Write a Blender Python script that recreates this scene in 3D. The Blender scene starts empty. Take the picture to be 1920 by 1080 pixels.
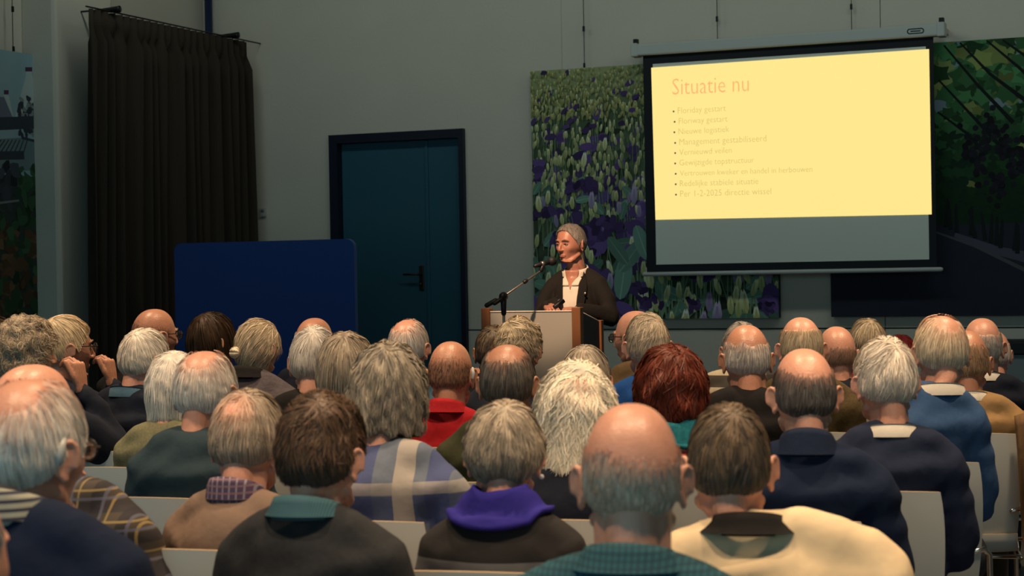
import bpy, bmesh, math, random
import numpy as np
from mathutils import Vector, Matrix

S = bpy.context.scene
C = bpy.data.collections.new('hall'); S.collection.children.link(C)
rad = math.radians

# ---------------------------------------------------------------- camera
FP = 3343.0                       # focal length in pixels of the 1920-wide frame
CAM = np.array([0.0, 0.0, 1.45])
YAW, PIT, ROL = rad(22.6), 33/3343.0, 0.0185
F0 = np.array([-math.sin(YAW), math.cos(YAW), 0.0]); R0 = np.array([math.cos(YAW), math.sin(YAW), 0.0]); UZ = np.array([0, 0, 1.0])
FW = F0*math.cos(PIT) - UZ*math.sin(PIT); U0 = F0*math.sin(PIT) + UZ*math.cos(PIT)
RT = R0*math.cos(ROL) - U0*math.sin(ROL); UP = R0*math.sin(ROL) + U0*math.cos(ROL)
cd = bpy.data.cameras.new('camera'); cam = bpy.data.objects.new('camera', cd); C.objects.link(cam)
cd.sensor_width = 36; cd.lens = FP*36/1920; cd.clip_start = 0.05; cd.clip_end = 200
cam.matrix_world = Matrix(((RT[0], UP[0], -FW[0], CAM[0]), (RT[1], UP[1], -FW[1], CAM[1]), (RT[2], UP[2], -FW[2], CAM[2]), (0, 0, 0, 1)))
cd.dof.use_dof = True; cd.dof.focus_distance = 7.6; cd.dof.aperture_fstop = 7.0
S.camera = cam

# ---------------------------------------------------------------- world, lights, exposure
w = bpy.data.worlds.new('teal_fill'); S.world = w; w.use_nodes = True  # added teal fill, entering through the open rear side of the room
w.node_tree.nodes['Background'].inputs[0].default_value = (0.46, 0.88, 1.0, 1)
w.node_tree.nodes['Background'].inputs[1].default_value = 0.74
S.view_settings.view_transform = 'Standard'; S.view_settings.look = 'None'
S.view_settings.exposure = 0.0; S.view_settings.gamma = 1.0; S.view_settings.use_curve_mapping = False

def spot(name, loc, target, power, col, size, blend=0.6, radius=0.12):
    l = bpy.data.lights.new(name, 'SPOT'); l.energy = power; l.color = col; l.spot_size = rad(size); l.spot_blend = blend; l.shadow_soft_size = radius
    o = bpy.data.objects.new(name, l); C.objects.link(o); o.location = loc
    o.rotation_euler = (Vector(target)-Vector(loc)).to_track_quat('-Z', 'Y').to_euler()
    return o
WARM = (1.0, 0.69, 0.42)
def gp(px, d):      # floor-plan point below a pixel column at a distance
    v = F0*d + R0*((px-960)/FP*d); return v[0], v[1]
for lat, d, e in ((-1.3, 2.9, 270), (0.1, 2.5, 270), (1.3, 2.9, 270), (-2.2, 5.0, 330), (-0.2, 4.7, 360), (1.7, 4.6, 360), (-1.8, 7.2, 400), (0.2, 6.9, 400), (2.3, 6.8, 400)):
    v = F0*d + R0*lat
    spot('ceiling_spot', (v[0], v[1], 4.3), (v[0]+0.1*F0[0], v[1]+0.1*F0[1], 0.5), e, WARM, 84, 0.8)
sx, sy = gp(800, 7.6)
spot('speaker_spot', (sx, sy, 3.6), tuple(CAM + FW*9.6 + RT*(1060-960)/FP*9.6 + np.array([0, 0, 0.06])), 700, (1.0, 0.60, 0.36), 20, 0.35, 0.05)

for lx in (-6.4, -3.6, -0.8, 2.0):          # dim unseen fill lights, added to brighten the back wall
    l = bpy.data.lights.new('wall_fill', 'AREA'); l.energy = 10.5; l.color = (0.88, 1.0, 0.90); l.shape = 'RECTANGLE'; l.size = 1.6; l.size_y = 0.3
    o = bpy.data.objects.new('wall_fill', l); C.objects.link(o); o.location = (lx, 10.0, 4.75); o.rotation_euler = (rad(50), 0, 0)

# ---------------------------------------------------------------- helpers
def P(px, py, d):
    return CAM + FW*d + RT*((px-960)/FP*d) - UP*((py-540)/FP*d)
def onY(px, py, Y):
    v = FW + RT*((px-960)/FP) - UP*((py-540)/FP); return CAM + v*((Y-CAM[1])/v[1])
def onX(px, py, X):
    v = FW + RT*((px-960)/FP) - UP*((py-540)/FP); return CAM + v*((X-CAM[0])/v[0])
def sm(a, b, x):
    t = np.clip((x-a)/(b-a), 0, 1); return t*t*(3-2*t)

MATS = {}
def mat(name, col, rough=0.6, metal=0.0, noise=0.0, nscale=20, bump=0.0, bscale=60, emit=None, spec=0.4, stretch=None, sheen=0.0, trans=0.0):
    if name in MATS: return MATS[name]
    m = bpy.data.materials.new(name); m.use_nodes = True; nt = m.node_tree; b = nt.nodes['Principled BSDF']
    b.inputs['Roughness'].default_value = rough; b.inputs['Metallic'].default_value = metal
    b.inputs['Base Color'].default_value = (*col, 1); b.inputs['Specular IOR Level'].default_value = spec
    if sheen: b.inputs['Sheen Weight'].default_value = sheen
    if trans: b.inputs['Transmission Weight'].default_value = trans
    tc = nt.nodes.new('ShaderNodeTexCoord'); src = tc.outputs['Object']
    if stretch:
        mp = nt.nodes.new('ShaderNodeMapping'); mp.inputs['Scale'].default_value = stretch; nt.links.new(src, mp.inputs[0]); src = mp.outputs[0]
    if noise:
        n = nt.nodes.new('ShaderNodeTexNoise'); n.inputs['Scale'].default_value = nscale; n.inputs['Detail'].default_value = 4
        r = nt.nodes.new('ShaderNodeMixRGB'); r.inputs[1].default_value = (*[c*(1-noise) for c in col], 1); r.inputs[2].default_value = (*[min(1, c*(1+noise)) for c in col], 1)
        nt.links.new(src, n.inputs['Vector']); nt.links.new(n.outputs['Fac'], r.inputs[0]); nt.links.new(r.outputs[0], b.inputs['Base Color'])
    if bump:
        n2 = nt.nodes.new('ShaderNodeTexNoise'); n2.inputs['Scale'].default_value = bscale; n2.inputs['Detail'].default_value = 3
        bp = nt.nodes.new('ShaderNodeBump'); bp.inputs['Strength'].default_value = bump; bp.inputs['Distance'].default_value = 0.01
        nt.links.new(src, n2.inputs['Vector']); nt.links.new(n2.outputs['Fac'], bp.inputs['Height']); nt.links.new(bp.outputs[0], b.inputs['Normal'])
    if emit:
        b.inputs['Emission Color'].default_value = (*emit[0], 1); b.inputs['Emission Strength'].default_value = emit[1]
    MATS[name] = m; return m

def attr_mat(name, rough=0.55, spec=0.35):
    m = bpy.data.materials.new(name); m.use_nodes = True; b = m.node_tree.nodes['Principled BSDF']
    a = m.node_tree.nodes.new('ShaderNodeAttribute'); a.attribute_name = 'Col'
    m.node_tree.links.new(a.outputs['Color'], b.inputs['Base Color'])
    b.inputs['Roughness'].default_value = rough; b.inputs['Specular IOR Level'].default_value = spec
    return m
M_HAIR = attr_mat('hair', 0.5, 0.3); M_PRINT = attr_mat('canvas_print', 0.75, 0.15)

def stripes_mat(name, base, bands, bump=0.25):
    """woven check: each band = (axis, scale, offset, width, colour, strength)"""
    m = mat(name, base, 0.85, noise=0.15, nscale=30, bump=bump, bscale=14); nt = m.node_tree; b = nt.nodes['Principled BSDF']
    cur = b.inputs['Base Color'].links[0].from_socket
    tc = nt.nodes.new('ShaderNodeTexCoord'); sp = nt.nodes.new('ShaderNodeSeparateXYZ'); nt.links.new(tc.outputs['Object'], sp.inputs[0])
    for ax, sc, off, wd, col, st in bands:
        mu = nt.nodes.new('ShaderNodeMath'); mu.operation = 'MULTIPLY_ADD'; mu.inputs[1].default_value = sc; mu.inputs[2].default_value = off
        nt.links.new(sp.outputs['XYZ'.index(ax)], mu.inputs[0])
        fr = nt.nodes.new('ShaderNodeMath'); fr.operation = 'FRACT'; nt.links.new(mu.outputs[0], fr.inputs[0])
        lt = nt.nodes.new('ShaderNodeMath'); lt.operation = 'LESS_THAN'; lt.inputs[1].default_value = wd; nt.links.new(fr.outputs[0], lt.inputs[0])
        ml = nt.nodes.new('ShaderNodeMath'); ml.operation = 'MULTIPLY'; ml.inputs[1].default_value = st; nt.links.new(lt.outputs[0], ml.inputs[0])
        mx = nt.nodes.new('ShaderNodeMixRGB'); mx.inputs[2].default_value = (*col, 1)
        nt.links.new(ml.outputs[0], mx.inputs[0]); nt.links.new(cur, mx.inputs[1]); cur = mx.outputs[0]
    nt.links.new(cur, b.inputs['Base Color']); return m

def mesh_np(name, V, Fc, cols=None, smooth=True):
    me = bpy.data.meshes.new(name)
    V = np.asarray(V, dtype=np.float32)
    if isinstance(Fc, np.ndarray):
        k = Fc.shape[1]; n = len(Fc)
        me.vertices.add(len(V)); me.vertices.foreach_set('co', V.ravel())
        me.loops.add(n*k); me.loops.foreach_set('vertex_index', Fc.astype(np.int32).ravel())
        me.polygons.add(n); me.polygons.foreach_set('loop_start', np.arange(0, n*k, k, dtype=np.int32))
        me.update(calc_edges=True)
    else:
        me.from_pydata([tuple(map(float, v)) for v in V], [], [tuple(map(int, f)) for f in Fc]); me.update()
    if smooth: me.polygons.foreach_set('use_smooth', np.ones(len(me.polygons), dtype=bool))
    if cols is not None:
        a = me.color_attributes.new('Col', 'FLOAT_COLOR', 'POINT')
        c4 = np.ones((len(V), 4), dtype=np.float32); c4[:, :3] = cols; a.data.foreach_set('color', c4.ravel())
    return me

def link(name, me, m=None, parent=None, loc=None):
    o = bpy.data.objects.new(name, me); C.objects.link(o)
    if m is not None:
        if len(me.materials) == 0: me.materials.append(None)
        o.material_slots[0].link = 'OBJECT'; o.material_slots[0].material = m
    if parent is not None: o.parent = parent
    if loc is not None: o.location = loc
    return o
def empty(name, loc=(0, 0, 0), rz=0.0, label=None, cat=None, group=None):
    o = bpy.data.objects.new(name, None); C.objects.link(o); o.location = loc; o.rotation_euler = (0, 0, rz); o.empty_display_size = 0.1
    return tag(o, label, cat, group)
def tag(o, label=None, cat=None, group=None, kind=None):
    if label: o['label'] = label
    if cat: o['category'] = cat
    if group: o['group'] = group
    if kind: o['kind'] = kind
    return o

class G:
    """geometry collector"""
    def __init__(s): s.V = []; s.F = []; s.n = 0
    def add(s, V, F):
        V = np.asarray(V, float); s.V.append(V); s.F += [tuple(i+s.n for i in f) for f in F]; s.n += len(V); return s
    def box(s, c, d, R=None):
        h = np.array(d)/2; V = np.array([[x, y, z] for x in (-1, 1) for y in (-1, 1) for z in (-1, 1)])*h
        if R is not None: V = V @ np.asarray(R).T
        return s.add(V+np.array(c), [(0, 1, 3, 2), (4, 6, 7, 5), (0, 4, 5, 1), (2, 3, 7, 6), (0, 2, 6, 4), (1, 5, 7, 3)])
    def ell(s, c, r, nu=20, nv=12, R=None):
        V = []; F = []
        for j in range(1, nv):
            t = math.pi*j/nv
            for i in range(nu):
                p = 2*math.pi*i/nu; V.append((math.sin(t)*math.cos(p), math.sin(t)*math.sin(p), math.cos(t)))
        V += [(0, 0, 1), (0, 0, -1)]; a = len(V)-2; b = a+1
        for i in range(nu):
            k = (i+1) % nu; F += [(a, i, k), (b, (nv-2)*nu+k, (nv-2)*nu+i)]
            for j in range(nv-2): F.append((j*nu+i, (j+1)*nu+i, (j+1)*nu+k, j*nu+k))
        V = np.array(V)*np.array(r)
        if R is not None: V = V @ np.asarray(R).T
        return s.add(V+np.array(c), F)
    def tube(s, pts, rr, n=10, cap=True, flat=None):
        """swept round tube with domed ends; rr scalar or list; flat = (axis vector, factor)"""
        pts = [np.array(p, float) for p in pts]; m = len(pts)
        if np.isscalar(rr): rr = [rr]*m
        V = []; F = []; prev = None; rings = []
        T = []
        for i in range(m):
            t = pts[min(i+1, m-1)]-pts[max(i-1, 0)]; T.append(t/(np.linalg.norm(t)+1e-9))
        seq = []
        if cap: seq += [(pts[0]-T[0]*rr[0]*0.75, rr[0]*0.5, T[0]), ]
        seq += [(pts[i], rr[i], T[i]) for i in range(m)]
        if cap: seq += [(pts[-1]+T[-1]*rr[-1]*0.75, rr[-1]*0.5, T[-1])]
        for c, r, t in seq:
            if prev is None:
                a = np.cross(t, [0, 0, 1.0]);
                if np.linalg.norm(a) < 0.1: a = np.cross(t, [0, 1.0, 0])
            else: a = prev-t*np.dot(prev, t)
            a /= np.linalg.norm(a); prev = a; b = np.cross(t, a)
            ring = []
            for i in range(n):
                q = 2*math.pi*i/n; d = a*math.cos(q)+b*math.sin(q)
                if flat is not None: d = d-np.array(flat[0])*np.dot(d, flat[0])*(1-flat[1])
                ring.append(c+d*r)
            V += ring
        k = len(seq)
        for j in range(k-1):
            for i in range(n): F.append((j*n+i, j*n+(i+1) % n, (j+1)*n+(i+1) % n, (j+1)*n+i))
        F.append(tuple(reversed(range(n)))); F.append(tuple((k-1)*n+i for i in range(n)))
        return s.add(V, F)
    def lathe(s, prof, c=(0, 0, 0), n=24, sx=1, sy=1):
        V = []; F = []; k = len(prof)
        for r, z in prof:
            for i in range(n):
                q = 2*math.pi*i/n; V.append((c[0]+r*sx*math.cos(q), c[1]+r*sy*math.sin(q), c[2]+z))
        for j in range(k-1):
            for i in range(n): F.append((j*n+i, j*n+(i+1) % n, (j+1)*n+(i+1) % n, (j+1)*n+i))
        return s.add(V, F)
    def arrays(s): return np.concatenate(s.V), s.F
    def mesh(s, name, smooth=True): V, F = s.arrays(); return mesh_np(name, V, F, None, smooth)
    def obj(s, name, m, parent=None, smooth=True, bevel=0.0):
        o = link(name, s.mesh(name, smooth), m, parent)
        if bevel:
            b = o.modifiers.new('bevel', 'BEVEL'); b.width = bevel; b.segments = 2; b.limit_method = 'ANGLE'
        return o

def remesh(g, voxel, smooth=2, dec=1.0):
    """union a collector's solids into one continuous surface, returned as arrays (verts, tris)"""
    me = g.mesh('tmp'); o = bpy.data.objects.new('tmp', me); S.collection.objects.link(o)
    r = o.modifiers.new('r', 'REMESH'); r.mode = 'VOXEL'; r.voxel_size = voxel
    if smooth:
        s = o.modifiers.new('s', 'SMOOTH'); s.factor = 0.5; s.iterations = smooth
    if dec < 1:
        d = o.modifiers.new('d', 'DECIMATE'); d.ratio = dec
    ev = o.evaluated_get(bpy.context.evaluated_depsgraph_get()); m2 = ev.to_mesh(); m2.calc_loop_triangles()
    V = np.empty(len(m2.vertices)*3, np.float32); m2.vertices.foreach_get('co', V)
    T = np.empty(len(m2.loop_triangles)*3, np.int32); m2.loop_triangles.foreach_get('vertices', T)
    ev.to_mesh_clear(); bpy.data.objects.remove(o); bpy.data.meshes.remove(me)
    return V.reshape(-1, 3).astype(float), T.reshape(-1, 3)

def slab(name, x0, x1, y0, y1, z0, z1, m, parent=None, bevel=0.0):
    return G().box(((x0+x1)/2, (y0+y1)/2, (z0+z1)/2), (x1-x0, y1-y0, z1-z0)).obj(name, m, parent, False, bevel)

# ---------------------------------------------------------------- room shell
YW, XL, XR, ZC, YB = 12.92, -8.15, 5.2, 4.9, -4.0
m_wall = mat('painted_block_wall', (0.68, 0.62, 0.53), 0.85, noise=0.05, nscale=3, bump=0.12, bscale=45)
m_floor = mat('dark_floor', (0.05, 0.05, 0.055), 0.45, noise=0.2, nscale=6)
m_ceil = mat('dark_ceiling', (0.10, 0.11, 0.115), 0.9, noise=0.1, nscale=3)
DX0, DX1 = onY(622, 300, YW)[0], onY(873, 300, YW)[0]      # door opening, outer frame
DZ1 = onY(745, 248, YW)[2]
def st(o): o['kind'] = 'structure'; return o
st(slab('floor', XL, XR, YB, YW, -0.1, 0, m_floor)); st(slab('ceiling', XL, XR, YB, YW, ZC, ZC+0.1, m_ceil))
st(slab('wall_left', XL-0.15, XL, YB, YW+0.15, -0.1, ZC+0.1, m_wall)); st(slab('wall_right', XR, XR+0.15, YB, YW+0.15, -0.1, ZC+0.1, m_wall))
seamx = onY(1053, 60, YW)[0]
wb = empty('wall_back', (0, 0, 0)); st(wb)
seamz = onY(1300, 617, YW)[2]
m_groove = mat('wall_joint', (0.10, 0.11, 0.11), 0.9)
def wpiece(x0, x1, z0, z1, off=0.0): slab('wall_panel', x0, x1, YW-off, YW+0.15, z0, z1, m_wall, wb)
g_ = 0.006
for x0, x1, off in ((XL, DX0, 0), (DX1, seamx, 0), (seamx+g_, onY(1650, 20, YW)[0], 0.012), (onY(1650, 20, YW)[0]+g_, XR, 0.012)):
    wpiece(x0, x1, -0.1, seamz-g_, off+0.004); wpiece(x0, x1, seamz+g_, ZC+0.1, off)
wpiece(DX0, DX1, DZ1, ZC+0.1)
slab('joint_backing', XL, DX0, YW+0.02, YW+0.14, 0, ZC, m_groove, wb)
slab('joint_backing', DX1, XR, YW+0.02, YW+0.14, 0, ZC, m_groove, wb)
# pilaster on the left wall beside the curtain
pa, pb = onX(108, 300, -7.86), onX(172, 300, -7.86)
st(slab('trim_1', XL-0.02, -7.86, pa[1], pb[1]+0.3, 0, ZC, m_wall, None, 0.03))
c1 = onY(391, 30, YW-0.06)
st(G().tube([(c1[0], YW-0.06, 0.02), (c1[0], YW-0.06, ZC-0.02)], 0.032, 14, False).obj('trim_2', mat('navy_pipe', (0.012, 0.02, 0.07), 0.4)))
tag(bpy.data.objects['trim_2'], 'dark navy vertical pipe in the corner above the brown curtain')

# door
door = empty('door_1', ((DX0+DX1)/2, YW, 0)); st(door)
m_dfr = mat('door_frame_navy', (0.006, 0.009, 0.025), 0.5); m_dlf = mat('door_blue', (0.022, 0.10, 0.15), 0.5, noise=0.06, nscale=3)
fw = 0.075; hw = (DX1-DX0)/2
for nm, a, b_, c_, d_ in (('door_jamb', -hw, -hw+fw, 0, DZ1), ('door_jamb', hw-fw*0.55, hw, 0, DZ1), ('door_head', -hw+fw, hw-fw*0.55, DZ1-0.07, DZ1)):
    o = slab(nm, a, b_, -0.05, 0.14, c_, d_, m_dfr, door)
spx = onY(799, 400, YW)[0]-(DX0+DX1)/2
slab('door_leaf', -hw+fw, spx-0.004, 0.03, 0.09, 0.01, DZ1-0.07, m_dlf, door, 0.006)
slab('side_leaf', spx+0.004, hw-fw*0.55, 0.03, 0.09, 0.01, DZ1-0.07, m_dlf, door, 0.006)
slab('astragal', spx-0.014, spx+0.014, 0.018, 0.032, 0.01, DZ1-0.075, m_dlf, door, 0.003)
hp = onY(788, 514, YW); hx, hz = hp[0]-(DX0+DX1)/2, hp[2]
m_brass = mat('dull_brass', (0.07, 0.06, 0.045), 0.4, 0.8)
hd = G().box((hx, 0.024, hz-0.03), (0.04, 0.012, 0.2)).obj('handle_plate', m_brass, door, False, 0.004)
G().tube([(hx, 0.02, hz), (hx, -0.04, hz), (hx-0.02, -0.045, hz), (hx-0.13, -0.04, hz)], 0.009, 8).obj('lever', m_brass, hd)
G().tube([(hx, 0.02, hz-0.08), (hx, 0.004, hz-0.08)], 0.012, 10).obj('lock_cylinder', m_brass, hd)

# small wall sensor
sp_ = onY(495, 398, YW)
sw = empty('wall_sensor', (sp_[0], YW, sp_[2]), 0, 'small white sensor box on the wall between curtain and blue door', 'sensor')
m_pl = mat('white_plastic', (0.5, 0.5, 0.48), 0.5)
G().box((0, -0.012, 0), (0.05, 0.024, 0.075)).obj('housing', m_pl, sw, False, 0.004)
G().ell((0.002, -0.024, 0.012), (0.016, 0.012, 0.014)).obj('sensor_lens', mat('grey_lens', (0.2, 0.21, 0.21), 0.3), sw)

# ---------------------------------------------------------------- curtain on the left
XC = -7.6
ca, cb = onX(166, 16, XC), onX(462, 79, XC)
zt = (ca[2]+cb[2])/2
cur = empty('curtain', (XC, (ca[1]+cb[1])/2, 0), 0, 'long dark brown pleated curtain hanging at the left wall', 'curtain')
L = cb[1]-ca[1]; nu, nv = 300, 30; rng = np.random.RandomState(5)
u = np.linspace(-L/2, L/2, nu); ph = np.cumsum(0.8+0.5*np.sin(np.linspace(0, 23, nu))+0.4*rng.rand(nu))*0.33
V = []
for j in range(nv):
    t = j/(nv-1); z = 0.03+(zt-0.03)*t
    amp = 0.055*(1-sm(0.93, 1.0, t)*0.55); sway = 0.03*math.sin(3*t)
    pleat = np.where(t > 0.955, np.sin(np.linspace(0, 2*math.pi*24, nu))*0.022, np.sin(ph+0.5*math.sin(4*t))*amp+np.sin(ph*2.3+1)*0.012)
    V.append(np.stack([pleat, u+(1-t)*0.06*np.sin(u*1.7)+0.04*(1-t)*(u/L), np.full(nu, z)], 1))
V = np.concatenate(V); Fq = [(j*nu+i, j*nu+i+1, (j+1)*nu+i+1, (j+1)*nu+i) for j in range(nv-1) for i in range(nu-1)]
co = link('drape', mesh_np('drape', V, np.array(Fq)), mat('brown_curtain_cloth', (0.038, 0.026, 0.017), 0.9, noise=0.3, nscale=4, stretch=(6, 6, 0.4), bump=0.2, bscale=120), cur)
sd = co.modifiers.new('solid', 'SOLIDIFY'); sd.thickness = 0.004
m_blk = mat('black_metal', (0.012, 0.012, 0.014), 0.45, 0.3)
G().tube([(0, -L/2-0.03, zt+0.012), (0, L/2+0.22, zt+0.012)], 0.006, 8).obj('curtain_wire', m_blk, cur)
for px, py in ((208, 20), (432, 69)):
    b = onX(px, py, XC)
    yy = b[1]-(ca[1]+cb[1])/2
    G().lathe([(0.0, -0.005), (0.012, 0), (0.015, 0.06), (0.024, 0.2), (0.026, 0.215), (0.0, 0.22)], n=14).obj('wall_bracket', m_blk, cur)
    o = [x for x in cur.children if x.name.startswith('wall_bracket')][-1]
    o.location = (-0.14, yy, zt+0.025); o.rotation_euler = (0, rad(90), 0)
    G().box((-0.35, yy, zt+0.03), (0.46, 0.012, 0.012)).obj('bracket_arm', m_blk, cur)

# ---------------------------------------------------------------- prints
class Print:
    def __init__(s): s.V = []; s.F = []; s.Cc = []; s.n = 0; s.k = 0
    def poly(s, pts, col):
        s.k += 1; off = 0.0004+s.k*0.000003
        pts = np.asarray(pts, float); m = len(pts)
        s.V.append(np.stack([pts[:, 0], np.full(m, -off), pts[:, 1]], 1)); s.F.append(tuple(range(s.n, s.n+m)))
        s.Cc.append(np.tile(np.asarray(col, float), (m, 1)) if np.ndim(col) == 1 else np.asarray(col, float)); s.n += m
    def blob(s, c, rx, rz, col, ang=0, n=12, jit=0.0, rng=None, pw=1.0):
        q = np.linspace(0, 2*math.pi, n, endpoint=False); j = 1+(rng.rand(n)-0.5)*2*jit if rng is not None else 1
        x = np.cos(q)*rx*j; z = np.sin(q)*rz*j
        s.poly(np.stack([c[0]+x*math.cos(ang)-z*math.sin(ang), c[1]+x*math.sin(ang)+z*math.cos(ang)], 1), col)
    def line(s, pts, w0, w1, col):
        pts = np.asarray(pts, float); t = np.gradient(pts, axis=0); nn = np.stack([-t[:, 1], t[:, 0]], 1); nn /= np.linalg.norm(nn, axis=1)[:, None]+1e-9
        w = np.linspace(w0, w1, len(pts))[:, None]/2
        for i in range(len(pts)-1):
            s.poly([pts[i]+nn[i]*w[i], pts[i+1]+nn[i+1]*w[i+1], pts[i+1]-nn[i+1]*w[i+1], pts[i]-nn[i]*w[i]], col)
    def bud(s, c, h, col, shade, lean=0.0):
        w_ = h*0.36
        base = np.array([(-.25, 0), (-.5, .25), (-.52, .55), (-.3, .9), (-.12, 1.0), (0, .88), (.14, 1.02), (.33, .88), (.52, .52), (.48, .22), (.22, 0)])
        p = base*np.array([w_, h]); p[:, 0] += lean*p[:, 1]
        cc = np.array([np.array(shade)*(1-t)+np.array(col)*t for t in base[:, 1].clip(0, 1)])
        s.poly(p+np.array(c), cc)
        q = p.copy(); q = q[[0, 1, 2, 3, 5, 10]]*np.array([0.55, 0.9]); s.poly(q+np.array(c)+np.array([w_*0.1, 0.01*h]), np.array(shade)*0.8+np.array(col)*0.2)
    def clip(s, W, H):
        for v in s.V: v[:, 0] = np.clip(v[:, 0], 0, W); v[:, 2] = np.clip(v[:, 2], 0, H)
    def obj(s, parent, gain=1.0):
        return link('printed_image', mesh_np('printed_image', np.concatenate(s.V), s.F, (np.concatenate(s.Cc)*gain).clip(0, .9), False), M_PRINT, parent)
m_edge = mat('canvas_edge', (0.03, 0.03, 0.035), 0.8)
def canvas(label, o, W, H, rz, name='canvas_print'):
    r = empty(name, tuple(o), rz, label, 'picture')
    G().box((W/2, 0.0225, H/2), (W, 0.045, H)).obj('canvas', m_edge, r, False, 0.003)
    return r
def wires(r, pts, m, ztop):
    for x, z in pts:
        g = G().tube([(x, 0.01, z-0.02), (x, 0.01, ztop)], 0.0028, 6, False); o = g.obj('hanging_wire', m, r)
        G().box((x, 0.006, z+0.02), (0.014, 0.012, 0.035)).obj('wire_clip', m, r, False)
        G().box((x, 0.006, z+0.3), (0.016, 0.012, 0.04)).obj('wire_clip', m, r, False)

# lisianthus field behind the speaker
YP = YW-0.07
a, b_ = onY(998, 300, YP), onY(1461, 560, YP)
ztop = onY(1100, 127, YP)[2]; zbot = onY(1330, 597, YP)[2]; W, H = b_[0]-a[0], ztop-zbot
pr = canvas('canvas print of purple and cream lisianthus field behind the speaker', (a[0], YP, zbot), W, H, 0)
wires(pr, [(onY(1095, 120, YP)[0]-a[0], H), (onY(1345, 100, YP)[0]-a[0], H)], m_blk, ZC-zbot)
Q = Print(); rng = np.random.RandomState(11); cols = []
NB = 40
for j in range(NB):
    t = (j+0.5)/NB; c0 = np.array([0.05, 0.07, 0.04])*(0.5+0.8*t)+np.array([0.16, 0.16, 0.07])*sm(0.8, 1.0, t); Q.poly([(0, H*j/NB), (W, H*j/NB), (W, H*(j+1)/NB), (0, H*(j+1)/NB)], c0)
for k in range(420): Q.blob((rng.rand()*W, rng.rand()*H*.78), 0.05+.05*rng.rand(), 0.03+.04*rng.rand(), np.array([0.05, 0.07, 0.045])*(0.3+1.1*rng.rand()), rng.rand()*3, 8, 0.3, rng)
purple = lambda: np.array([0.065, 0.038, 0.13])*(0.45+0.9*rng.rand())
cream = lambda: np.array([1.0, 0.96, 0.52])*(0.55+0.7*rng.rand())
for k in range(1150):                      # far rows, small buds
    t = 1-rng.rand()**0.8*0.62; x = rng.rand()*W; h = 0.028+0.10*(1-t)**0.9
    if rng.rand() < 0.13: Q.blob((x, t*H), h*0.8, h*0.5, purple(), rng.rand(), 9, 0.25, rng)
    else:
        if t < .85: Q.line([(x+rng.randn()*.01, t*H-h*2.2), (x, t*H)], .004+.004*(1-t), .003, np.array([0.13, 0.19, 0.10])*(.5+rng.rand()*.7))
        Q.bud((x, t*H), h, cream()*(0.42+0.25*t), np.array([0.14, 0.17, 0.07]), rng.randn()*0.15)
for k in range(900):
    t = 1-.2*rng.rand(); Q.bud((rng.rand()*W, t*H-.02), .022+.03*rng.rand()*(1.1-t)*5, np.array([.45, .43, .18])*(.5+.8*rng.rand()), np.array([.12, .13, .05]), rng.randn()*.2)
for k in range(26): Q.blob((rng.rand()*W, (1-.25*rng.rand())*H), .03, .018, purple(), rng.rand(), 9, .25, rng)
items = [(0.60-0.6*rng.rand()**0.9, k) for k in range(260)]
items.sort(reverse=True)
for t, k in items:
    x = rng.rand()*W; s_ = 0.5+1.1*(0.6-t); y = t*H
    gl = np.array([0.13, 0.20, 0.12])*(0.5+0.8*rng.rand())
    xx = x+rng.randn()*0.06; Q.line([(xx, y-0.55*s_), (x*0.6+xx*0.4, y-0.25*s_), (x, y)], 0.012*s_, 0.007*s_, gl)
    r_ = rng.rand()
    if r_ < 0.12:
        pc = purple()
        for q in range(6): Q.blob((x+rng.randn()*0.05*s_, y+rng.randn()*0.03*s_), 0.08*s_, 0.05*s_, pc*(0.6+0.9*rng.rand()), rng.rand()*3, 10, 0.2, rng)
    elif r_ < 0.62: Q.bud((x, y), 0.12*s_, cream()*0.8, np.array([0.2, 0.24, 0.09]), rng.randn()*0.15)
    elif r_ < 0.70: Q.bud((x, y), 0.13*s_, np.array([0.36, 0.29, 0.46])*(0.6+0.5*rng.rand()), np.array([0.15, 0.12, 0.22]), rng.randn()*0.1)
    else:
        an = rng.rand()*3; c_ = np.array([0.09, 0.17, 0.13])*(0.4+0.9*rng.rand())
        Q.blob((x, y-0.1*s_), 0.11*s_, 0.05*s_, c_, an, 10); Q.line([(x-0.1*s_*math.cos(an), y-0.1*s_-0.1*s_*math.sin(an)), (x+0.1*s_*math.cos(an), y-0.1*s_+0.1*s_*math.sin(an))], 0.006, 0.002, c_*1.7)
def at(px, py): v = onY(px, py, YP); return np.array([v[0]-a[0], v[2]-zbot])
for px, py, s_ in ((1110, 435, 1.1), (1150, 420, .8), (1080, 350, .7), (1185, 540, .7), (1300, 570, .6), (1440, 575, .5), (1215, 565, .7)):      # big dark purple blooms
    c_ = at(px, py)
    for q in range(12): Q.blob(c_+rng.randn(2)*np.array([0.06, 0.025])*s_, 0.06*s_, 0.035*s_, purple()*(0.5+0.5*rng.rand()), rng.rand()*3, 12, 0.2, rng)
for px, py, h in ((1135, 270, .1), (1013, 382, .13), (1028, 370, .11), (1285, 600, .17), (1400, 565, .18), (1420, 590, .13), (1262, 595, .1), (1095, 300, .12), (1075, 380, .1)):
    Q.bud(at(px, py)-np.array([0, h*0.5]), h, cream()*1.0, np.array([0.18, 0.2, 0.07]), rng.randn()*0.1)
for px, py, h in ((1345, 590, .2), (1190, 365, .14), (1110, 375, .13), (1320, 600, .14)):
    Q.bud(at(px, py)-np.array([0, h*0.5]), h, np.array([0.38, 0.31, 0.46]), np.array([0.16, 0.13, 0.24]), 0.05)
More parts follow.
